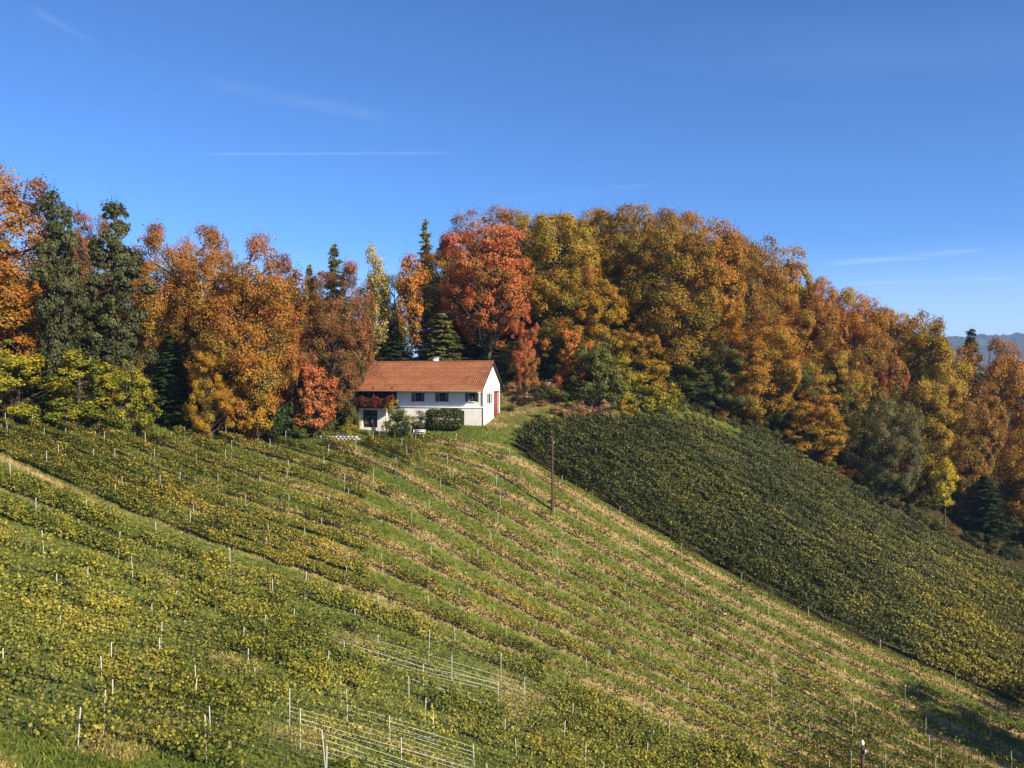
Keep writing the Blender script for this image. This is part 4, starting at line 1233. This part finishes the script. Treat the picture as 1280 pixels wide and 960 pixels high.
tile_slope(ye, ze, Dp / 2, ZR, 'front_tiles')
tile_slope(yb2, zb2, Dp / 2, ZR, 'rear_tiles')
nrt = int((X1 - X0) / .4)
rt_mesh = None
for k in range(nrt):
    if rt_mesh is None:
        a = np.linspace(0, math.pi, 7)
        V = [(xx, Dp/2 - .15 * math.cos(q_), ZR + .05 + .11 * math.sin(q_)) for xx in (0, .43) for q_ in a]
        ob = mk('ridge_tile', V, np.array([[i, i+1, i+8, i+7] for i in range(6)]), TILE, roof, tone=np.full((14, 3), .45)); rt_mesh = ob.data
    else:
        ob = bpy.data.objects.new('ridge_tile', rt_mesh); COL.objects.link(ob); ob.parent = roof
    ob.location.x = X0 + k * (X1 - X0) / nrt; ob.location.z = .012 * (k % 2)
b = MB(); b.tube([(X0, ye - .07, ze - .05), (X1, ye - .07, ze - .05)], .075, 8); b.build('gutter', METAL, roof)
b = MB(); b.tube([(.02, -.10, ze - .1), (.02, -.10, 0)], .045, 8); b.build('downpipe', METAL, roof)
for xx in (X1 + .002, X0 - .042):
    b = MB()
    for (ya, za, yb_, zb_) in ((ye, ze, Dp/2, ZR), (yb2, zb2, Dp/2, ZR)):
        b.add([(xx, ya, za - .2), (xx + .04, ya, za - .2), (xx + .04, yb_, zb_ - .2), (xx, yb_, zb_ - .2), (xx, ya, za + .06), (xx + .04, ya, za + .06), (xx + .04, yb_, zb_ + .06), (xx, yb_, zb_ + .06)],
              [(0,3,2,1),(4,5,6,7),(0,1,5,4),(1,2,6,5),(2,3,7,6),(3,0,4,7)])
    b.build('bargeboard', WOODDARK, roof)
cxx = lx(543, Dp / 2)
b = MB(); b.box(cxx - .32, cxx + .32, Dp/2 + .1, Dp/2 + .7, ZR - .6, ZR + .55); ch = b.build('chimney', PLASTER_B, roof)
b = MB(); b.box(cxx - .42, cxx + .42, Dp/2, Dp/2 + .8, ZR + .57, ZR + .66); b.build('chimney_cap', STONE, ch)

# clipped hedge, low wall, bench, frame in the garden
def gpt(px, d): x = (px - 640) / F * d; return x, d, float(ground(x, d))
hx, hy, hz = gpt(555, 103.2)
hd = thing('clipped_hedge', 'wide dark green clipped hedge against the farmhouse wall', 'hedge', (hx, hy, hz), YAW)
nh = 9000
u, v, w = rng.uniform(-1, 1, nh), rng.uniform(-1, 1, nh), rng.uniform(0, 1, nh)
ax = np.argmax(np.stack([np.abs(u) * 1.02, np.abs(v) * 1.02, w], -1), -1)
hl, hw_, hh_ = 2.3, .8, 2.25
Pn = np.stack([u, v, w * 2 - 1], -1); q4 = (np.abs(Pn) ** 4).sum(-1, keepdims=True) ** .25
Pn = Pn / q4 * rng.uniform(.70, 1.05, (nh, 1))
Pp = Pn * np.array([hl, hw_, hh_ / 2]) + np.array([0, 0, hh_ / 2 + .05]); Pp[:, 2] += .55 * (vnoise(Pp[:, 0] * 1., Pp[:, 1], .9, 91) - .5) * (Pp[:, 2] > 1.2)
V, Q = leaf_quads(Pp, unit(np.sign(Pn) * np.abs(Pn) ** 3 + rng.normal(scale=.4, size=(nh, 3))), .17, .85)
mk('leaf_shell', V, Q, FOL['midgreen'], hd, tone=t4(rng.uniform(size=nh), vnoise(Pp[:, 0], Pp[:, 2], .5, 92) * .6, np.zeros(nh)))['kind'] = 'stuff'
b = MB()
for k in range(7): b.tube([(-1.8 + .6 * k, 0, -.3), (-1.8 + .6 * k, .1, 1.0), (-1.7 + .6 * k, 0, 1.8)], [.05, .04, .02], 5)
b.build('stem_line', BARK, hd)['kind'] = 'stuff'

x, y, z = gpt(420, 102.2)
lw = thing('garden_wall', 'low pale stone wall under the orange cherry', 'wall', (x, y, z), R(-10))
sm_ = {}
for c_ in range(3):
    for k in range(12):
        key = random.randrange(3)
        if key not in sm_:
            b = MB(); b.box(-.23, .23, -.2, .2, 0, .2 + .02 * key); sm_[key] = b.build('stone', STONE, link=False).data
            jit = np.array([vv.co[:] for vv in sm_[key].vertices]) + rng.normal(scale=.02, size=(8, 3)); sm_[key].vertices.foreach_set('co', jit.ravel())
        s_ = bpy.data.objects.new('stone', sm_[key]); COL.objects.link(s_); s_.parent = lw
        s_.location = (-2.9 + .49 * k + .24 * (c_ % 2), random.uniform(-.03, .03), -.15 + .23 * c_); s_.rotation_euler = (0, 0, random.gauss(0, .05))
for px, d, sc_, bl in ((432, 103, 1.0, 'largest'), (424, 103.4, .75, 'middle-sized'), (440, 102.8, .6, 'smallest')):
    x, y, z = gpt(px, d)
    a, b_ = np.meshgrid(np.linspace(0, math.pi, 7), np.linspace(0, 2 * math.pi, 10, endpoint=False), indexing='ij')
    V = np.stack([np.sin(a) * np.cos(b_), np.sin(a) * np.sin(b_), np.cos(a)], -1).reshape(-1, 3)
    V *= (1 + .25 * (vnoise(V[:, 0] * 3 + px, V[:, 1] * 3 + V[:, 2] * 2, 1, 95)[:, None] - .5)) * sc_ * np.array([.75, .6, .6])
    fq = np.array([[i*10+j, i*10+(j+1) % 10, (i+1)*10+(j+1) % 10, (i+1)*10+j] for i in range(6) for j in range(10)])
    o_ = mk('boulder', V, fq, STONE); o_.location = (x, y, z + .2 * sc_)
    tag(o_, bl + ' pale boulder beside the low stone wall near the balcony', 'boulder', 'boulders by the garden wall')
x, y, z = gpt(523, 101.5)
bn = thing('garden_bench', 'pale bench between the cone shrub and the clipped hedge', 'bench', (x, y, z), YAW)
for k in range(3):
    b = MB(); b.box(-.8, .8, -.2 + .14 * k, -.08 + .14 * k, .42, .46); b.build('seat_slat', FRAMEW, bn)
for k in range(2):
    b = MB(); b.box(-.8, .8, .24, .27, .58 + .16 * k, .70 + .16 * k); b.build('back_slat', FRAMEW, bn)
for sx in (-.7, .7):
    for yy in (-.17, .2):
        b = MB(); b.box(sx - .03, sx + .03, yy, yy + .06, -.2, .418 if yy < 0 else .86); b.build('leg', FRAMEW, bn)
x, y, z = gpt(299, 95.5)
fr = thing('wooden_frame', 'weathered wooden frame with a diagonal brace among the top vines', 'frame', (x, y, z), R(-8))
GREYWOOD = plain('weathered_wood', (.26, .23, .19), .9, .25, 5)
for xx in (-.6, .6): b = MB(); b.box(xx - .06, xx + .06, -.06, .06, -.4, 1.8); b.build('post', GREYWOOD, fr)
b = MB(); b.box(-.75, .75, -.07, .07, 1.802, 1.92); b.build('beam', GREYWOOD, fr)
b = MB(); b.tube([(-.54, -.09, 1.75), (.55, -.09, .5)], .04, 4); b.build('brace', GREYWOOD, fr)
b = MB(); b.box(-.54, .54, -.04, .04, .25, .35); b.build('rail', GREYWOOD, fr)
x, y, z = gpt(684, 118.5)
bx_ = thing('beehive', 'small pale wooden box on the bank behind the olive shrub', 'beehive', (x, y, z + .9), R(12))
b = MB(); b.box(-.35, .35, -.3, .3, .25, 1.1); b.build('body', GREYWOOD, bx_)
b = MB(); b.box(-.42, .42, -.37, .37, 1.102, 1.18); b.build('lid', FRAMEW, bx_)
for sx in (-.28, .28):
    for yy in (-.22, .22):
        b = MB(); b.box(sx - .04, sx + .04, yy - .04, yy + .04, -1.4, .248); b.build('leg', GREYWOOD, bx_)

# ------------------------------------------------------------------ far hills and the air
hx_ = np.linspace(700, 4600, 420); hy_ = np.linspace(2600, 4200, 90)
AX, AY = np.meshgrid(hx_, hy_)
pk = 172 * np.exp(-(np.abs(AX - 1650) / 640) ** 2.4) + 10 * np.exp(-((AX - 1830) / 40) ** 2) + 90 * np.exp(-((AX - 3000) / 600) ** 2)
AZ = -70 + (pk + 70) * np.exp(-((AY - 3150) / 420) ** 2) + 10 * (vnoise(AX, AY, 130, 4) - .5) + 9 * (vnoise(AX, AY, 60, 6) - .5) + 14 * (vnoise(AX, AY, 14, 8) - .5)
hm, nt, N, L, out = new_mat('far_wooded_hill')
tc = N.new('ShaderNodeTexCoord')
nf = noise(0.006, 6)
c = ramp(nf, [(.35, (.018,.026,.012)), (.5, (.034,.034,.015)), (.62, (.045,.055,.018)), (.7, (.10,.11,.035))])
p = N.new('ShaderNodeBsdfPrincipled'); p.inputs['Roughness'].default_value = 1
L.new(c, p.inputs['Base Color']); L.new(p.outputs[0], out.inputs['Surface'])
ii = (np.arange(89)[:, None] * 420 + np.arange(419)[None]).ravel()
ho = mk('hills', np.stack([AX, AY, AZ], -1).reshape(-1, 3), np.stack([ii, ii+1, ii+421, ii+420], -1), hm)
ho['kind'] = 'structure'

m, nt, N, L, out = new_mat('haze_air')
pv = N.new('ShaderNodeVolumePrincipled')
pv.inputs['Color'].default_value = (.38, .58, 1.0, 1)
pv.inputs['Density'].default_value = 0.00013
pv.inputs['Anisotropy'].default_value = 0.1
L.new(pv.outputs[0], out.inputs['Volume'])
zlo = float(min(GZ.min(), AZ.min())) - 1.5
E_ = max(float(gx[-1]), -float(gx[0]), float(gy[-1]), -float(gy[0])) + 60
b = MB(); b.box(-E_, E_, -E_, E_, zlo, float(AZ.max()) + 8)
hz_ = b.build('haze', m); hz_['kind'] = 'stuff'
tag(hz_, 'thin bluish autumn haze over the far hill', 'haze')
